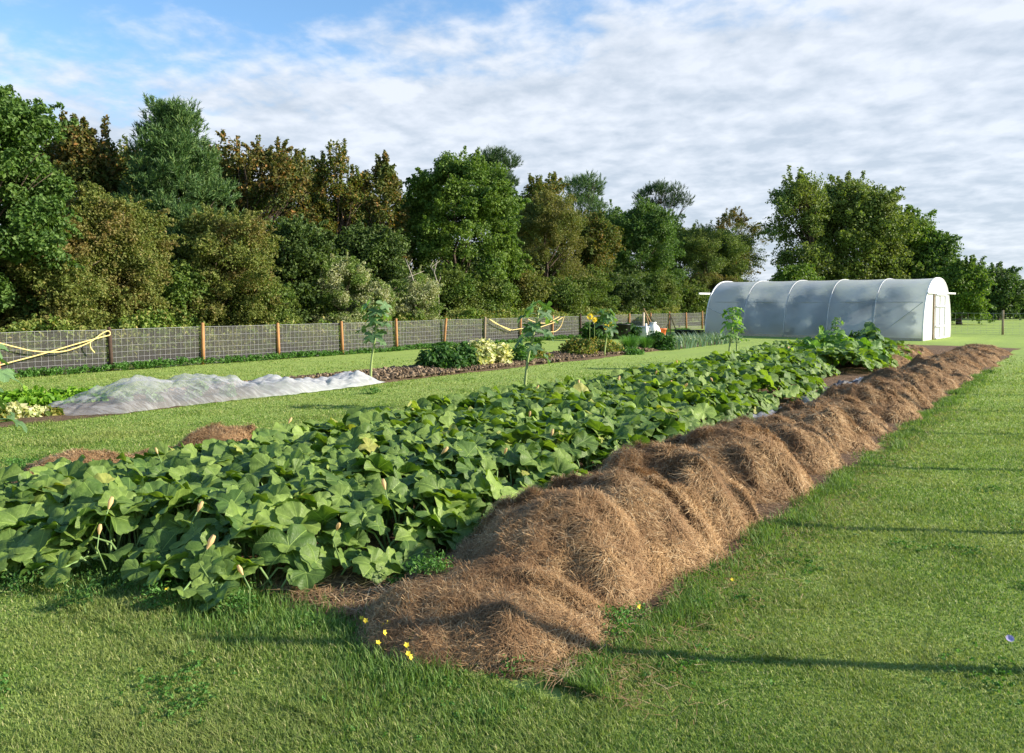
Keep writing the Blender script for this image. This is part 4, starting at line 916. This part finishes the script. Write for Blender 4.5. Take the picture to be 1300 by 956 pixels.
# ------------------------------------------------------------------ plastic mulch strips
def plastic(s0, s1, t0, t1, label, seed, mat, name='plastic_sheet', amp=.06):
    sn = SN(seed, 4.5, 4, 2, .62); en = SN(seed + 3, 1.6, 3); ns, nt_ = int((s1 - s0) * 22), 34; s = np.linspace(s0, s1, ns); t = np.linspace(0, 1, nt_); S, T_ = np.meshgrid(s, t, indexing='ij')
    lo = t0 + .12 * en(S, S * 0); hi = t1 + .10 * en(S, S * 0 + 5); TT = lo + (hi - lo) * T_; X = D[0] * S + NN[0] * TT; Y = D[1] * S + NN[1] * TT
    Z = .055 + amp * np.abs(sn(S * 1.0, TT * 2.2)) ; V = np.stack([X, Y, Z], -1).reshape(-1, 3); i = np.arange(ns - 1)[:, None] * nt_; j = np.arange(nt_ - 1)[None]
    f = np.stack([i + j, i + j + 1, i + nt_ + j + 1, i + nt_ + j], -1).reshape(-1, 4); b = W((s0 + s1) / 2, (t0 + t1) / 2)
    tag(mesh_np(name, V, f, mat, None, True, base=(b[0], b[1], 0)), label, 'plastic sheet', 'crumpled plastic mulch sheets')
def film_mat(name, c, c2, rough):
    m, nt, out = newmat(name); n = nz(nt, 7, 5, .6, wpos(nt)); p = principled(nt, mixc(nt, mrange(nt, n, .42, .6), c, c2), rough, .6); nt.links.new(p.outputs[0], out.inputs[0]); return m
M['mulch'] = film_mat('grey_mulch_film', (.04, .043, .05), (.20, .21, .23), .4); M['mulch_black'] = film_mat('black_mulch_film', (.015, .016, .02), (.03, .033, .04), .6)
plastic(9.0, 13.6, -3.95, -3.2, 'crumpled grey plastic sheet between squash leaves and nearer hay heaps', 1, M['mulch'])
plastic(14.0, 18.6, -3.85, -3.15, 'narrow crumpled grey plastic sheet beside the bare soil patch', 2, M['mulch'])
plastic(16.4, 17.5, -4.0, -3.5, 'scrunched black plastic heap at the end of the grey strip', 3, M['mulch_black'], amp=.07)
plastic(13.7, 14.3, -5.2, -4.7, 'black plastic bulge poking out among the squash leaves', 5, M['mulch_black'], amp=.22)

# ------------------------------------------------------------------ far vegetable bed
def clods():
    r = np.random.default_rng(21); ph = (1 + 5 ** .5) / 2
    ico = unit(np.array([[-1, ph, 0], [1, ph, 0], [-1, -ph, 0], [1, -ph, 0], [0, -1, ph], [0, 1, ph], [0, -1, -ph], [0, 1, -ph], [ph, 0, -1], [ph, 0, 1], [-ph, 0, -1], [-ph, 0, 1]], float))
    fc = np.array([[0, 11, 5], [0, 5, 1], [0, 1, 7], [0, 7, 10], [0, 10, 11], [1, 5, 9], [5, 11, 4], [11, 10, 2], [10, 7, 6], [7, 1, 8], [3, 9, 4], [3, 4, 2], [3, 2, 6], [3, 6, 8], [3, 8, 9], [4, 9, 5], [2, 4, 11], [6, 2, 10], [8, 6, 7], [9, 8, 1]])
    k = 12000; s = r.uniform(4.0, 26, k); t = -13.25 + r.uniform(-1, 1, k) * 1.0; kp = (s > 12.3) | (t < -13.85) & (s > 8.5); s, t = s[kp], t[kp]; k = len(s); c = D * s[:, None] + NN * t[:, None]; z = .07 + .09 * (1 - np.abs(t + 13.25)) * r.uniform(0, 1, k)
    sc = r.uniform(.012, .055, k) * r.uniform(.5, 1.1, k); V = (ico[None] * (1 + r.normal(size=(k, 12, 1)) * .25)) * (sc[:, None, None] * r.uniform(.6, 1.4, (k, 1, 3))) + np.concatenate([c, z[:, None]], 1)[:, None]
    f = fc[None] + np.arange(k)[:, None, None] * 12; tag(mesh_np('soil_clods', V.reshape(-1, 3), f.reshape(-1, 3), M['clod']), 'lumpy dark clods of mulch on the far bed', kind='stuff')
m_, nt_, out_ = newmat('clod'); g_ = nt_.nodes.new('ShaderNodeNewGeometry')
nt_.links.new(principled(nt_, ramp(nt_, g_.outputs['Random Per Island'], [(0, (.085, .062, .040)), (.6, (.16, .115, .072)), (1, (.33, .25, .165))]), .9, .1).outputs[0], out_.inputs[0]); M['clod'] = m_
clods()

def low_plant(name, label, px, t, py, hw, mat, n=22, per=60, size=.09, crad=.16, seed=0, group='crops in the far vegetable bed', cat='plant', up=.4, aspect=.62, s_=None, depth=None):
    r = np.random.default_rng(seed + 500); xy = at_t(px, t) if s_ is None else W(s_, t); top = z_at(xy, py) if py < 900 else py - 900; w = halfw(xy, hw)
    root = thing(name, label, cat, (xy[0], xy[1], 0), group); a = r.uniform(0, 6.28, n); q = r.uniform(0, 1, n) ** .5; z = np.maximum(top * r.uniform(.25, 1, n) * (1 - .35 * q ** 2) - crad * .5, .05)
    P = np.stack([xy[0] + np.cos(a) * w * q, xy[1] + np.sin(a) * (depth or w) * q, z], 1); V, f = cloud(P, crad, per, r, up, .9, size, aspect)
    mesh_np('foliage', V, f, M[mat], root); mb = MB()
    for p in P[:10]: mb.tube([[xy[0], xy[1], 0], [(xy[0] + p[0]) / 2, (xy[1] + p[1]) / 2, p[2] * .6], p], [.012, .009, .005], 4, False)
    mb.build('stems', M['greenstem'], root); return root
def blade_plant(name, label, px, t, py, hw, mat, n=40, seed=0, wdt=.02, group='crops in the far vegetable bed', spread=.6, s_=None, height=None):
    r = np.random.default_rng(seed + 700); xy = at_t(px, t) if s_ is None else W(s_, t); top = height or z_at(xy, py); w = halfw(xy, hw) if hw < 200 else hw - 200
    root = thing(name, label, 'plant', (xy[0], xy[1], 0), group); V = []; fs = []; m = 0
    for k in range(n):
        a = r.uniform(0, 6.28); q = r.uniform(0, .5); b = np.array([xy[0] + math.cos(a) * w * q, xy[1] + math.sin(a) * w * q, 0]); d = np.array([math.cos(a), math.sin(a), 0]); L = top * r.uniform(.7, 1.15); bend = w * r.uniform(.2, spread)
        sd = np.array([-math.sin(a), math.cos(a), 0]) * wdt
        for u in (0, .35, .7, 1.): V += [b + d * bend * u ** 1.6 + [0, 0, L * u * (1 - .28 * u * u)] - sd * (1 - u * .9), b + d * bend * u ** 1.6 + [0, 0, L * u * (1 - .28 * u * u)] + sd * (1 - u * .9)]
        for j in range(3): fs.append([m + 2 * j, m + 2 * j + 1, m + 2 * j + 3, m + 2 * j + 2])
        m += 8
    mesh_np('blades', V, np.array(fs), M[mat], root); return root
# left end: bright salad rows, variegated kale
for i, (px, py, lab) in enumerate(((4, 496, 'bright green salad plant at the left picture edge'), (24, 494, 'bright green salad plant second from the left edge'), (46, 495, 'bright green salad plant third along the row'), (70, 494, 'bright green salad plant fourth along the row'),
                                   (92, 492, 'bright green salad plant fifth along the row, near the netting'), (112, 492, 'bright green salad plant against the netting'))):
    low_plant('salad_plant', lab, px, -13.75, py, 15, 'brightleaf', 26, 46, .13, .13, i)
for i, (px, py, lab) in enumerate(((-6, 516, 'pale cream and green kale at the left edge of the bed front'), (12, 512, 'cream leaved kale second from the left edge'), (33, 514, 'cream and pink leaved kale beside the netting end'), (54, 520, 'small dull green kale touching the netting corner'))):
    low_plant('kale_plant', lab, px, -12.65, py, 13, 'cream' if i in (1, 2) else 'yellowing', 18, 40, .12, .12, 20 + i)
# under the netting
def net():
    ns, nt2 = 260, 80; s = np.linspace(5.75, 12.25, ns); t = np.linspace(0, 1, nt2); S, Tt = np.meshgrid(s, t, indexing='ij'); e = SN(31, 1.5, 3); big = SN(32, 1.9, 2); fl = SN(33, 8, 4, 2, .6); rid = SN(34, 3.2, 3, 2, .6)
    lo = -13.75 + .14 * e(S, S * 0); hi = -12.0 + .13 * e(S, S * 0 + 7)
    tap = np.clip((S - 5.75) / .8, 0, 1); tap2 = np.clip((12.25 - S) / .35, 0, 1); hi = hi - (1 - tap) * .55; lo = lo + (1 - tap) * .3; lo = lo + np.clip((S - 8.8) / 2.6, 0, 1) * .75; hi = hi + np.clip((S - 9.5) / 2, 0, 1) * .1
    TT = lo + (hi - lo) * Tt; X = D[0] * S + NN[0] * TT; Y = D[1] * S + NN[1] * TT; ed = np.clip(np.minimum(Tt, 1 - Tt) * 2 / .62, 0, 1); ed = ed ** .8 * (2 - ed) ** .3 * np.minimum(tap, tap2) ** .5
    Hh = .17 + .20 * np.exp(-((S - 7.35) / .55) ** 2) + .17 * np.exp(-((S - 8.55) / .5) ** 2) + .10 * np.exp(-((S - 10.0) / .45) ** 2) + .12 * np.exp(-((S - 11.7) / .35) ** 2) + .05 * big(S, TT * .5) - .05 * np.clip(S - 8.8, 0, 1)
    fold = .055 * np.abs(rid(S * 1.1 + TT * .5, TT * 1.5)) + .022 * np.abs(fl(S * .8, TT * 1.1)); Z = .02 + np.maximum(Hh * ed + fold * (.35 + ed), .0)
    V = np.stack([X, Y, Z], -1).reshape(-1, 3); i = np.arange(ns - 1)[:, None] * nt2; j = np.arange(nt2 - 1)[None]; f = np.stack([i + j, i + j + 1, i + nt2 + j + 1, i + nt2 + j], -1).reshape(-1, 4)
    m, nt, out = newmat('white_crop_netting'); pos = wpos(nt); sx = nt.nodes.new('ShaderNodeSeparateXYZ'); nt.links.new(pos, sx.inputs[0])
    mp = nt.nodes.new('ShaderNodeMapping'); mp.inputs['Rotation'].default_value = (0, 0, math.radians(-54)); mp.inputs['Scale'].default_value = (1, 7, 3); nt.links.new(pos, mp.inputs[0])
    st = nz(nt, 2.2, 5, .62, mp.outputs[0], .6); ss = mth(nt, 'ADD', mth(nt, 'MULTIPLY', sx.outputs[0], float(D[0])), mth(nt, 'MULTIPLY', sx.outputs[1], float(D[1])))
    dens = mth(nt, 'ADD', mrange(nt, ss, 8.6, 10.4, .36, .84), mrange(nt, st, .48, .66, -.06, .22))
    df = nt.nodes.new('ShaderNodeBsdfDiffuse'); df.inputs[0].default_value = (.60, .62, .64, 1); tl = nt.nodes.new('ShaderNodeBsdfTranslucent'); tl.inputs[0].default_value = (.75, .77, .78, 1); tp = nt.nodes.new('ShaderNodeBsdfTransparent')
    a = nt.nodes.new('ShaderNodeMixShader'); a.inputs[0].default_value = .4; nt.links.new(df.outputs[0], a.inputs[1]); nt.links.new(tl.outputs[0], a.inputs[2])
    b = nt.nodes.new('ShaderNodeMixShader'); nt.links.new(dens, b.inputs[0]); nt.links.new(tp.outputs[0], b.inputs[1]); nt.links.new(a.outputs[0], b.inputs[2]); nt.links.new(b.outputs[0], out.inputs[0])
    c = W(9, -13); tag(mesh_np('crop_netting', V, f, m, None, True, base=(c[0], c[1], 0)), 'crumpled white netting draped over low crops in the far bed', 'netting')
    for k, (s_, t_) in enumerate(((7.0, -12.9), (7.35, -12.6), (7.5, -13.2), (8.2, -12.8), (8.6, -13.2), (8.7, -12.5), (9.6, -12.7), (10.1, -12.7))):
        low_plant('cabbage_plant', 'grey green cabbage showing dimly through the white netting', 0, t_, 900 + .24 - .06 * (k > 5), 1, 'cabbage', 16, 40, .14, .12, 40 + k, 'cabbages under the netting', s_=s_)
net()
# right part of the bed
low_plant('leafy_bush', 'dark green bushy crop left of the cream chard', 560, -13.2, 436, 26, 'darkleaf', 46, 80, .12, .22, 60)
low_plant('leafy_bush', 'small dark green crop tucked between dark bush and cream chard', 588, -13.0, 434, 12, 'darkleaf', 22, 70, .12, .2, 61)
low_plant('chard_plant', 'tall cream and white variegated chard at the left of its clump', 608, -12.9, 428, 15, 'cream', 34, 34, .17, .2, 62, up=.9)
low_plant('chard_plant', 'cream variegated chard right of the tall cream one', 630, -12.9, 432, 15, 'cream', 34, 34, .17, .2, 63, up=.9)
low_plant('leafy_bush', 'mixed green crop behind the nearer tall plant', 655, -13.0, 436, 20, 'weed', 30, 70, .11, .2, 64)
low_plant('leafy_bush', 'low green crop with yellow leaves right of the nearer tall plant', 685, -12.9, 440, 14, 'yellowing', 20, 60, .1, .18, 65)
low_plant('low_bush', 'rounded yellow and green low bush beside brown mulch', 735, -13.0, 428, 20, 'yellowing', 44, 80, .09, .22, 66)
low_plant('low_bush', 'yellowing low bush behind the tall plant before the bins', 765, -13.0, 428, 20, 'yellowing', 44, 80, .09, .22, 67)
low_plant('low_bush', 'small dark bush at the right of the yellowing bushes', 788, -12.8, 440, 14, 'darkleaf', 24, 70, .09, .2, 68)
blade_plant('fennel_plant', 'soft feathery light green plant left of its twin', 800, -12.8, 420, 16, 'fennel', 520, 69, .012, spread=1.3)
blade_plant('fennel_plant', 'soft feathery light green plant right of its twin', 820, -12.8, 421, 14, 'fennel', 480, 70, .012, spread=1.3)
low_plant('leafy_bush', 'small bright leafy crop at the foot of the feathery plants', 802, -12.2, 446, 13, 'weed', 16, 60, .1, .15, 71)
low_plant('leafy_bush', 'dark glossy green bush between feathery plants and leeks', 835, -12.6, 420, 16, 'darkleaf', 36, 80, .11, .24, 72)
rl = np.random.default_rng(8); kk = 0
for s_ in np.arange(27.2, 33.9, .5):
    for t_ in (-12.1, -12.7, -13.3):
        blade_plant('leek_plant', 'grey green leek standing in the rows before the tunnel end', 0, t_ + rl.uniform(-.08, .08), 0, 200.5, 'leek', 16, 300 + kk, .022, 'leeks in rows before the tunnel', .95, s_=s_ + rl.uniform(-.1, .1), height=.68 * rl.uniform(.8, 1.1)); kk += 1
# bins, box, sticks in front of the far fence
def bin_(px, t, py0, rad, h, label, name='plant_bin', mat='black_plastic'):
    xy = at_t(px, t); root = thing(name, label, 'bin', (xy[0], xy[1], 0), 'black bins by the fence'); a = np.arange(24) / 24 * 6.2832; V = []; prof = [(.86, 0), (.97, h * .93), (1.06, h * .93), (1.06, h), (.96, h), (.92, h * .8)]
    for q, z in prof: V += [[xy[0] + math.cos(b) * rad * q, xy[1] + math.sin(b) * rad * q, z] for b in a]
    i = np.arange(5)[:, None] * 24; j = np.arange(24)[None]; f = np.stack([i + j, i + (j + 1) % 24, i + 24 + (j + 1) % 24, i + 24 + j], -1).reshape(-1, 4)
    mesh_np('tub', V, f, M[mat], root, True); mesh_np('compost', [[xy[0] + math.cos(b) * rad * .93, xy[1] + math.sin(b) * rad * .93, h * .84] for b in a], [np.arange(24)[None]], M['soil_dark'], root); return xy
bin_(760, -17.8, 0, .42, .72, 'black round bin left of the tall plant'); bin_(790, -17.6, 0, .42, .72, 'black round bin right of the tall plant')
bin_(868, -17.0, 0, .5, .28, 'low wide black tub near the tunnel far end'); bin_(884, -16.6, 0, .42, .26, 'low black tub touching the tunnel far end')
low_plant('bin_plant', 'sprawling green plant spilling over the left black bin', 757, -17.9, 404, 17, 'darkleaf', 30, 60, .16, .25, 80, 'plants around the bins')
low_plant('bin_plant', 'sprawling green plant spilling over the right black bin', 795, -17.6, 406, 15, 'darkleaf', 30, 60, .16, .25, 81, 'plants around the bins')
for k, (px, py, lab) in enumerate(((749, 402, 'yellow sunflower bloom upper left of the bins'), (755, 406, 'yellow sunflower bloom just below the upper left one'), (770, 415, 'large yellow bloom over the left bin'), (777, 411, 'small yellow bloom beside the large one'))):
    xy = at_t(px, -17.0); z = z_at(xy, py); rr_ = np.random.default_rng(k); root = thing('yellow_bloom', lab, 'flower', (xy[0], xy[1], 0), 'yellow blooms by the bins'); c = np.array([xy[0], xy[1], z])
    Q = np.array([c + (.09 if k % 2 == 0 else .06) * np.array([math.cos(a), -.2, math.sin(a)]) for a in np.linspace(0, 6.28, 14)]); V, f = leaf_quads(Q, unit(rr_.normal(size=(14, 3)) * .3 + [.3, -1, .2]), .15, rr_)
    mesh_np('petals', V, f, M['yellow_petal'], root); mb = MB(); mb.tube([[xy[0], xy[1] + .1, 0], [xy[0], xy[1] + .05, z]], .012, 5); mb.build('stem', M['greenstem'], root)
def crate():
    xy = at_t(812, -17.2); root = thing('white_box', 'white lidded storage box standing right of the bins', 'box', (xy[0], xy[1], 0)); ax = np.array([[*D, 0], [*NN, 0], [0, 0, 1.]])
    mb = MB(); mb.box([xy[0], xy[1], .26], (.6, 1.1, .52), ax, .02); mb.build('body', M['white_plastic'], root); mb = MB(); mb.box([xy[0], xy[1], .56], (.66, 1.16, .07), ax, .02); mb.build('lid', M['steel'], root)
    xy = at_t(829, -16.6); root = thing('white_sack', 'white sack slumped beside the white box', 'sack', (xy[0], xy[1], 0)); a = np.arange(20) / 20 * 6.2832; V = []; r = np.random.default_rng(2)
    for q, z in ((.30, 0), (.36, .15), (.33, .4), (.26, .6), (.12, .72), (.17, .78), (.02, .76)): V += [[xy[0] + math.cos(b) * q * (1 + .12 * math.sin(3 * b + z * 5)), xy[1] + math.sin(b) * q * (1 + .1 * math.cos(4 * b)), z + .02 * math.sin(5 * b) * (z > .1)] for b in a]
    i = np.arange(6)[:, None] * 20; j = np.arange(20)[None]; mesh_np('bag', V, np.stack([i + j, i + (j + 1) % 20, i + 20 + (j + 1) % 20, i + 20 + j], -1).reshape(-1, 4), M['white_plastic'], root, True)
    xy = at_t(841, -16.4); root = thing('orange_pot', 'small orange pot on the grass beside the white sack', 'pot', (xy[0], xy[1], 0)); V = []
    for q, z in ((.14, 0), (.19, .30), (.21, .30), (.21, .36), (.18, .36), (.17, .28)): V += [[xy[0] + math.cos(b) * q, xy[1] + math.sin(b) * q, z + .12] for b in a]
    i = np.arange(5)[:, None] * 20; mesh_np('pot_wall', V, np.stack([i + j, i + (j + 1) % 20, i + 20 + (j + 1) % 20, i + 20 + j], -1).reshape(-1, 4), M['orange'], root, True)
    mb = MB(); mb.tube([[xy[0], xy[1], 0], [xy[0], xy[1], .14]], [.2, .16], 12); mb.build('pot_foot', M['orange'], root, True)
crate()
def sticks(name, label, t, lines, mat='cane', rad=.03):
    mb = MB(); b0 = None
    for (p0, p1) in lines:
        a = at_t(p0[0], t); b = at_t(p1[0], t - .15); A = [a[0], a[1], max(0., z_at(a, p0[1]))]; B = [b[0], b[1], z_at(b, p1[1])]; b0 = b0 or A; mb.tube([A, B], [rad, rad * .85], 6)
    tag(mb.build(name, M[mat], None, True, base=(b0[0], b0[1], 0)), label, 'sticks', 'wooden sticks by the far fence')
sticks('stick_tripod', 'wooden stick tripod near the tunnel far end', -18.0, [((843, 427), (852, 400)), ((860, 425), (850, 398)), ((851, 428), (851, 399))])
sticks('leaning_timber', 'brown timber leaning against the fence behind the white box', -18.6, [((832, 420), (817, 392)), ((826, 422), (820, 400))], 'cane', .045)
sticks('timber_stake', 'pale upright timber stake beside the white box', -17.4, [((817, 424), (817, 397))], 'timber', .06)
sticks('timber_stake', 'short white stake in front of the white box', -16.2, [((821, 430), (820, 411))], 'white_plastic', .07)

# ------------------------------------------------------------------ lawn grass near the camera
def in_bed(s, t):
    wob = .07 * np.sin(s * 5.1) + .05 * np.sin(s * 11.3 + 1)
    a = (s > 2.98 + .1 * np.sin(t * 4)) & (s < 36) & (t > -7.5) & (t < -1.88 + wob); b = (t > -14.2) & (t < -12.25) & (s > 1) & (s < 34.3)
    return a | b
def blades(P, h, wdt, r, bend=.5):
    k = len(P); a = r.uniform(0, 6.2832, k); d = np.stack([np.cos(a), np.sin(a), a * 0], 1); sd = np.stack([-np.sin(a), np.cos(a), a * 0], 1) * wdt[:, None]; b = (h * r.uniform(.1, 1, k) * bend)[:, None]; H = h[:, None] * [0, 0, 1.]
    V = np.stack([P - sd, P + sd, P + d * b * .3 + H * .6 + sd * .7, P + d * b * .3 + H * .6 - sd * .7, P + d * b + H], 1).reshape(-1, 3); i = np.arange(k)[:, None] * 5
    return V, [i + [[0, 1, 2, 3]], i + [[3, 2, 4]]]
def grass():
    r = np.random.default_rng(31); k = 1400000; d = 2.4 * np.exp(r.uniform(0, 1, k) ** .97 * math.log(38 / 2.4)); x = r.uniform(-.80, .80, k) * d + r.uniform(-1.3, 1.3, k)
    s, t = ST(x, d); keep = ~in_bed(s, t) & (r.uniform(0, 1, k) < np.clip((26 - d) / 17, .0, 1.)); x, d, s, t = x[keep], d[keep], s[keep], t[keep]; gN = SN(41, 1.3, 3); clump = SN(42, 7., 3)
    h = .014 + .005 * gN(x, d) + .006 * clump(x, d) + .005 * r.normal(size=len(x)) + .010 * (SN(43, 2.6, 3)(x, d) > .75); edge = (np.abs(t + 1.75) < .25) & (s > 2.2) | (np.abs(s - 2.5) < .35) & (t < -1.8) & (t > -7.3)
    h = np.where(edge, h * 1.5, h); h = np.clip(h, .010, .08); P = np.stack([x, d, x * 0], 1); V, f = blades(P, h * (1 + .02 * d), .0009 + .00042 * d * r.uniform(.6, 1.3, len(x)), r, 1.5)
    tag(mesh_np('lawn_grass', V, f, M['grass']), 'short mown lawn grass in front and to the right', kind='stuff')
    # longer uncut fringe round the heaps and bed
    k = 42000; u = r.uniform(0, 1, k); s = np.where(u < .6, 3.0 + r.uniform(0, 1, k) ** 1.6 * 20, 2.72 + r.normal(size=k) * .2); t = np.where(u < .6, -1.82 + r.normal(size=k) * .07 + .06 * np.sin(s * 5), r.uniform(-7.2, -1.9, k)); tuft = SN(52, 3.5, 2)
    m = tuft(s, t * 2) > -.75; s, t = s[m], t[m]; xy = D * s[:, None] + NN * t[:, None]; P = np.concatenate([xy, np.zeros((len(s), 1))], 1); h = np.clip(.05 + .028 * tuft(s, t * 2) + .018 * r.normal(size=len(s)), .015, .12)
    V, f = blades(P, h, .0018 + .0003 * xy[:, 1], r, .9); tag(mesh_np('long_grass', V, f, M['longgrass']), 'longer uncut grass along the foot of the heaps and bed', kind='stuff')
grass()

# weeds, flowers
wg = 'weeds at the front of the squash bed'
for k, (px, py, hw, h, n, mat, lab) in enumerate(((255, 745, 34, .20, 34, 'weed', 'feathery green weed at the bed front under the squash leaves'), (215, 765, 26, .12, 24, 'weed', 'low green weed at the lawn edge, left of the feathery one'), (130, 750, 46, .12, 34, 'darkleaf', 'shaded low weeds below the left squash leaves'),
        (300, 775, 22, .11, 20, 'weed', 'small weed beside the bed front corner'), (40, 745, 40, .12, 30, 'darkleaf', 'shaded low weed near the left picture edge'), (545, 762, 20, .04, 16, 'weed', 'grey green creeping weed on the front hay heap'), (500, 745, 9, .06, 10, 'weed', 'tiny weed on the bare soil'),
        (15, 610, 36, .22, 46, 'weed', 'leafy weed patch at the left edge beyond the squash'), (50, 600, 22, .16, 26, 'weed', 'leafy weed beside the nearest left edge hay heap'), (545, 830, 20, .10, 18, 'darkleaf', 'dark green weed at the left foot of the lowest heap'), (655, 850, 16, .07, 14, 'weed', 'small bright weed at the front foot of the lowest heap'), (790, 800, 26, .1, 22, 'weed', 'green weed at the right foot of the second heap'),
        (470, 500, 10, .12, 8, 'weed', 'small weed at the stem of the drooping tall plant'), (890, 775, 8, .06, 6, 'weed', 'tiny weed in the lawn right of the third heap'))):
    x, y = pix(px, py); r = np.random.default_rng(900 + k); root = thing('weed', lab, 'weed', (x, y, 0), wg); w = 1.35 * hw / F * y; a = r.uniform(0, 6.28, n); q = r.uniform(0, 1, n) ** .8; zb = .2 if k == 5 else .0
    P = np.stack([x + np.cos(a) * w * q, y + np.sin(a) * w * q * 1.2, zb + h * r.uniform(.1, .9, n)], 1); V, f = cloud(P, .075, 26, r, .3, .6, .016 + .0022 * y, .42); mesh_np('foliage', V, f, M[mat], root)
    mb = MB()
    for p in P[:12]: mb.tube([[x + (p[0] - x) * .6, y + (p[1] - y) * .6, zb * .9], p], [.003, .002], 4, False)
    mb.build('stems', M['greenstem'], root)
def yflower(px, py, h, lab, mat='yellow_petal', sz=.011, grp='yellow wild flowers by the front heap', stemc=None, npet=5):
    x, y = pix(px, py, h); r = np.random.default_rng(int(px * 7)); root = thing('wild_flower', lab, 'flower', (x, y, 0), grp); c = np.array([x, y, h]); V, F4 = [], []; nrm = unit(np.array([.5, -.6, .7]) + r.normal(size=3) * .3); u = unit(np.cross(nrm, [0, 0, 1.])); v = np.cross(nrm, u)
    for k in range(npet):
        a = k / npet * 6.2832; d = math.cos(a) * u + math.sin(a) * v; e = -math.sin(a) * u + math.cos(a) * v; b = len(V)
        V += [c, c + d * sz * .7 + e * sz * .55 + nrm * sz * .2, c + d * sz * 1.4 + nrm * sz * .45, c + d * sz * .7 - e * sz * .55 + nrm * sz * .2]; F4.append([b, b + 1, b + 2, b + 3])
    mesh_np('petals', V, np.array(F4), M[mat], root); mb = MB(); mb.tube(stemc or [[x + .02, y + .03, 0], [x + .012, y + .015, h * .6], c], [.0018, .0015, .0012], 5, False); mb.build('stem', M['greenstem'], root, True)
for k, (px, py) in enumerate(((459, 785), (464, 788), (493, 791), (496, 795), (487, 794), (488, 803), (502, 806), (480, 816), (516, 819), (518, 830), (521, 834))):
    yflower(px, py, .07 + .02 * (k % 3), 'small yellow wild flower in the grass left of the lowest hay heap')
yflower(811, 770, .08, 'single small yellow flower at the foot of the third heap', grp='single yellow flowers'); yflower(212, 748, .1, 'tiny yellow flower in the shaded weeds', grp='single yellow flowers'); yflower(930, 736, .06, 'tiny yellow flower in the lawn right of the heaps', grp='single yellow flowers')
x, y = pix(1282, 811, .26)
yflower(1282, 811, .26, 'lilac scabious flower on a bent stem at the right edge', 'lilac', .013, 'scabious', [[x + .17, y, 0], [x + .12, y, .04], [x + .035, y, .15], [x, y, .26]], 17)

def clover():
    r = np.random.default_rng(77); k = 60; cs = np.stack([r.uniform(-2.6, 4.6, k), r.uniform(3.2, 8.5, k)], 1); P = []
    for c in cs:
        n = int(r.integers(12, 46)); P.append(np.concatenate([c + r.normal(size=(n, 2)) * r.uniform(.05, .22), r.uniform(.012, .035, (n, 1))], 1))
    P = np.concatenate(P); s_, t_ = ST(P[:, 0], P[:, 1]); P = P[~in_bed(s_, t_)]
    V, f = cloud(P, .022, 7, r, .9, .4, .016, .9); tag(mesh_np('clover', V, f, M['weed']), 'clover and small weeds growing in the near lawn', kind='stuff')
    k = 2600; s_ = 3.0 + r.uniform(0, 1, k) ** 1.5 * 12; t_ = -1.85 + np.abs(r.normal(size=k)) * .22; xy = D * s_[:, None] + NN * t_[:, None]; P = np.concatenate([xy, r.uniform(.015, .035, (k, 1))], 1)
    a = r.uniform(0, 6.28, k); L = r.uniform(.03, .10, (k, 1)); d = np.stack([np.cos(a), np.sin(a), r.normal(size=k) * .15], 1); w = np.stack([-np.sin(a), np.cos(a), a * 0], 1) * (.0010 + .0002 * P[:, 1:2])
    V = np.stack([P - w, P + w, P + d * L + w * .4, P + d * L - w * .4], 1).reshape(-1, 3); tag(mesh_np('straw_bits', V, np.arange(4 * k).reshape(-1, 4), M['straw']), 'stray hay stems fallen on the lawn beside the heaps', kind='stuff')
clover()
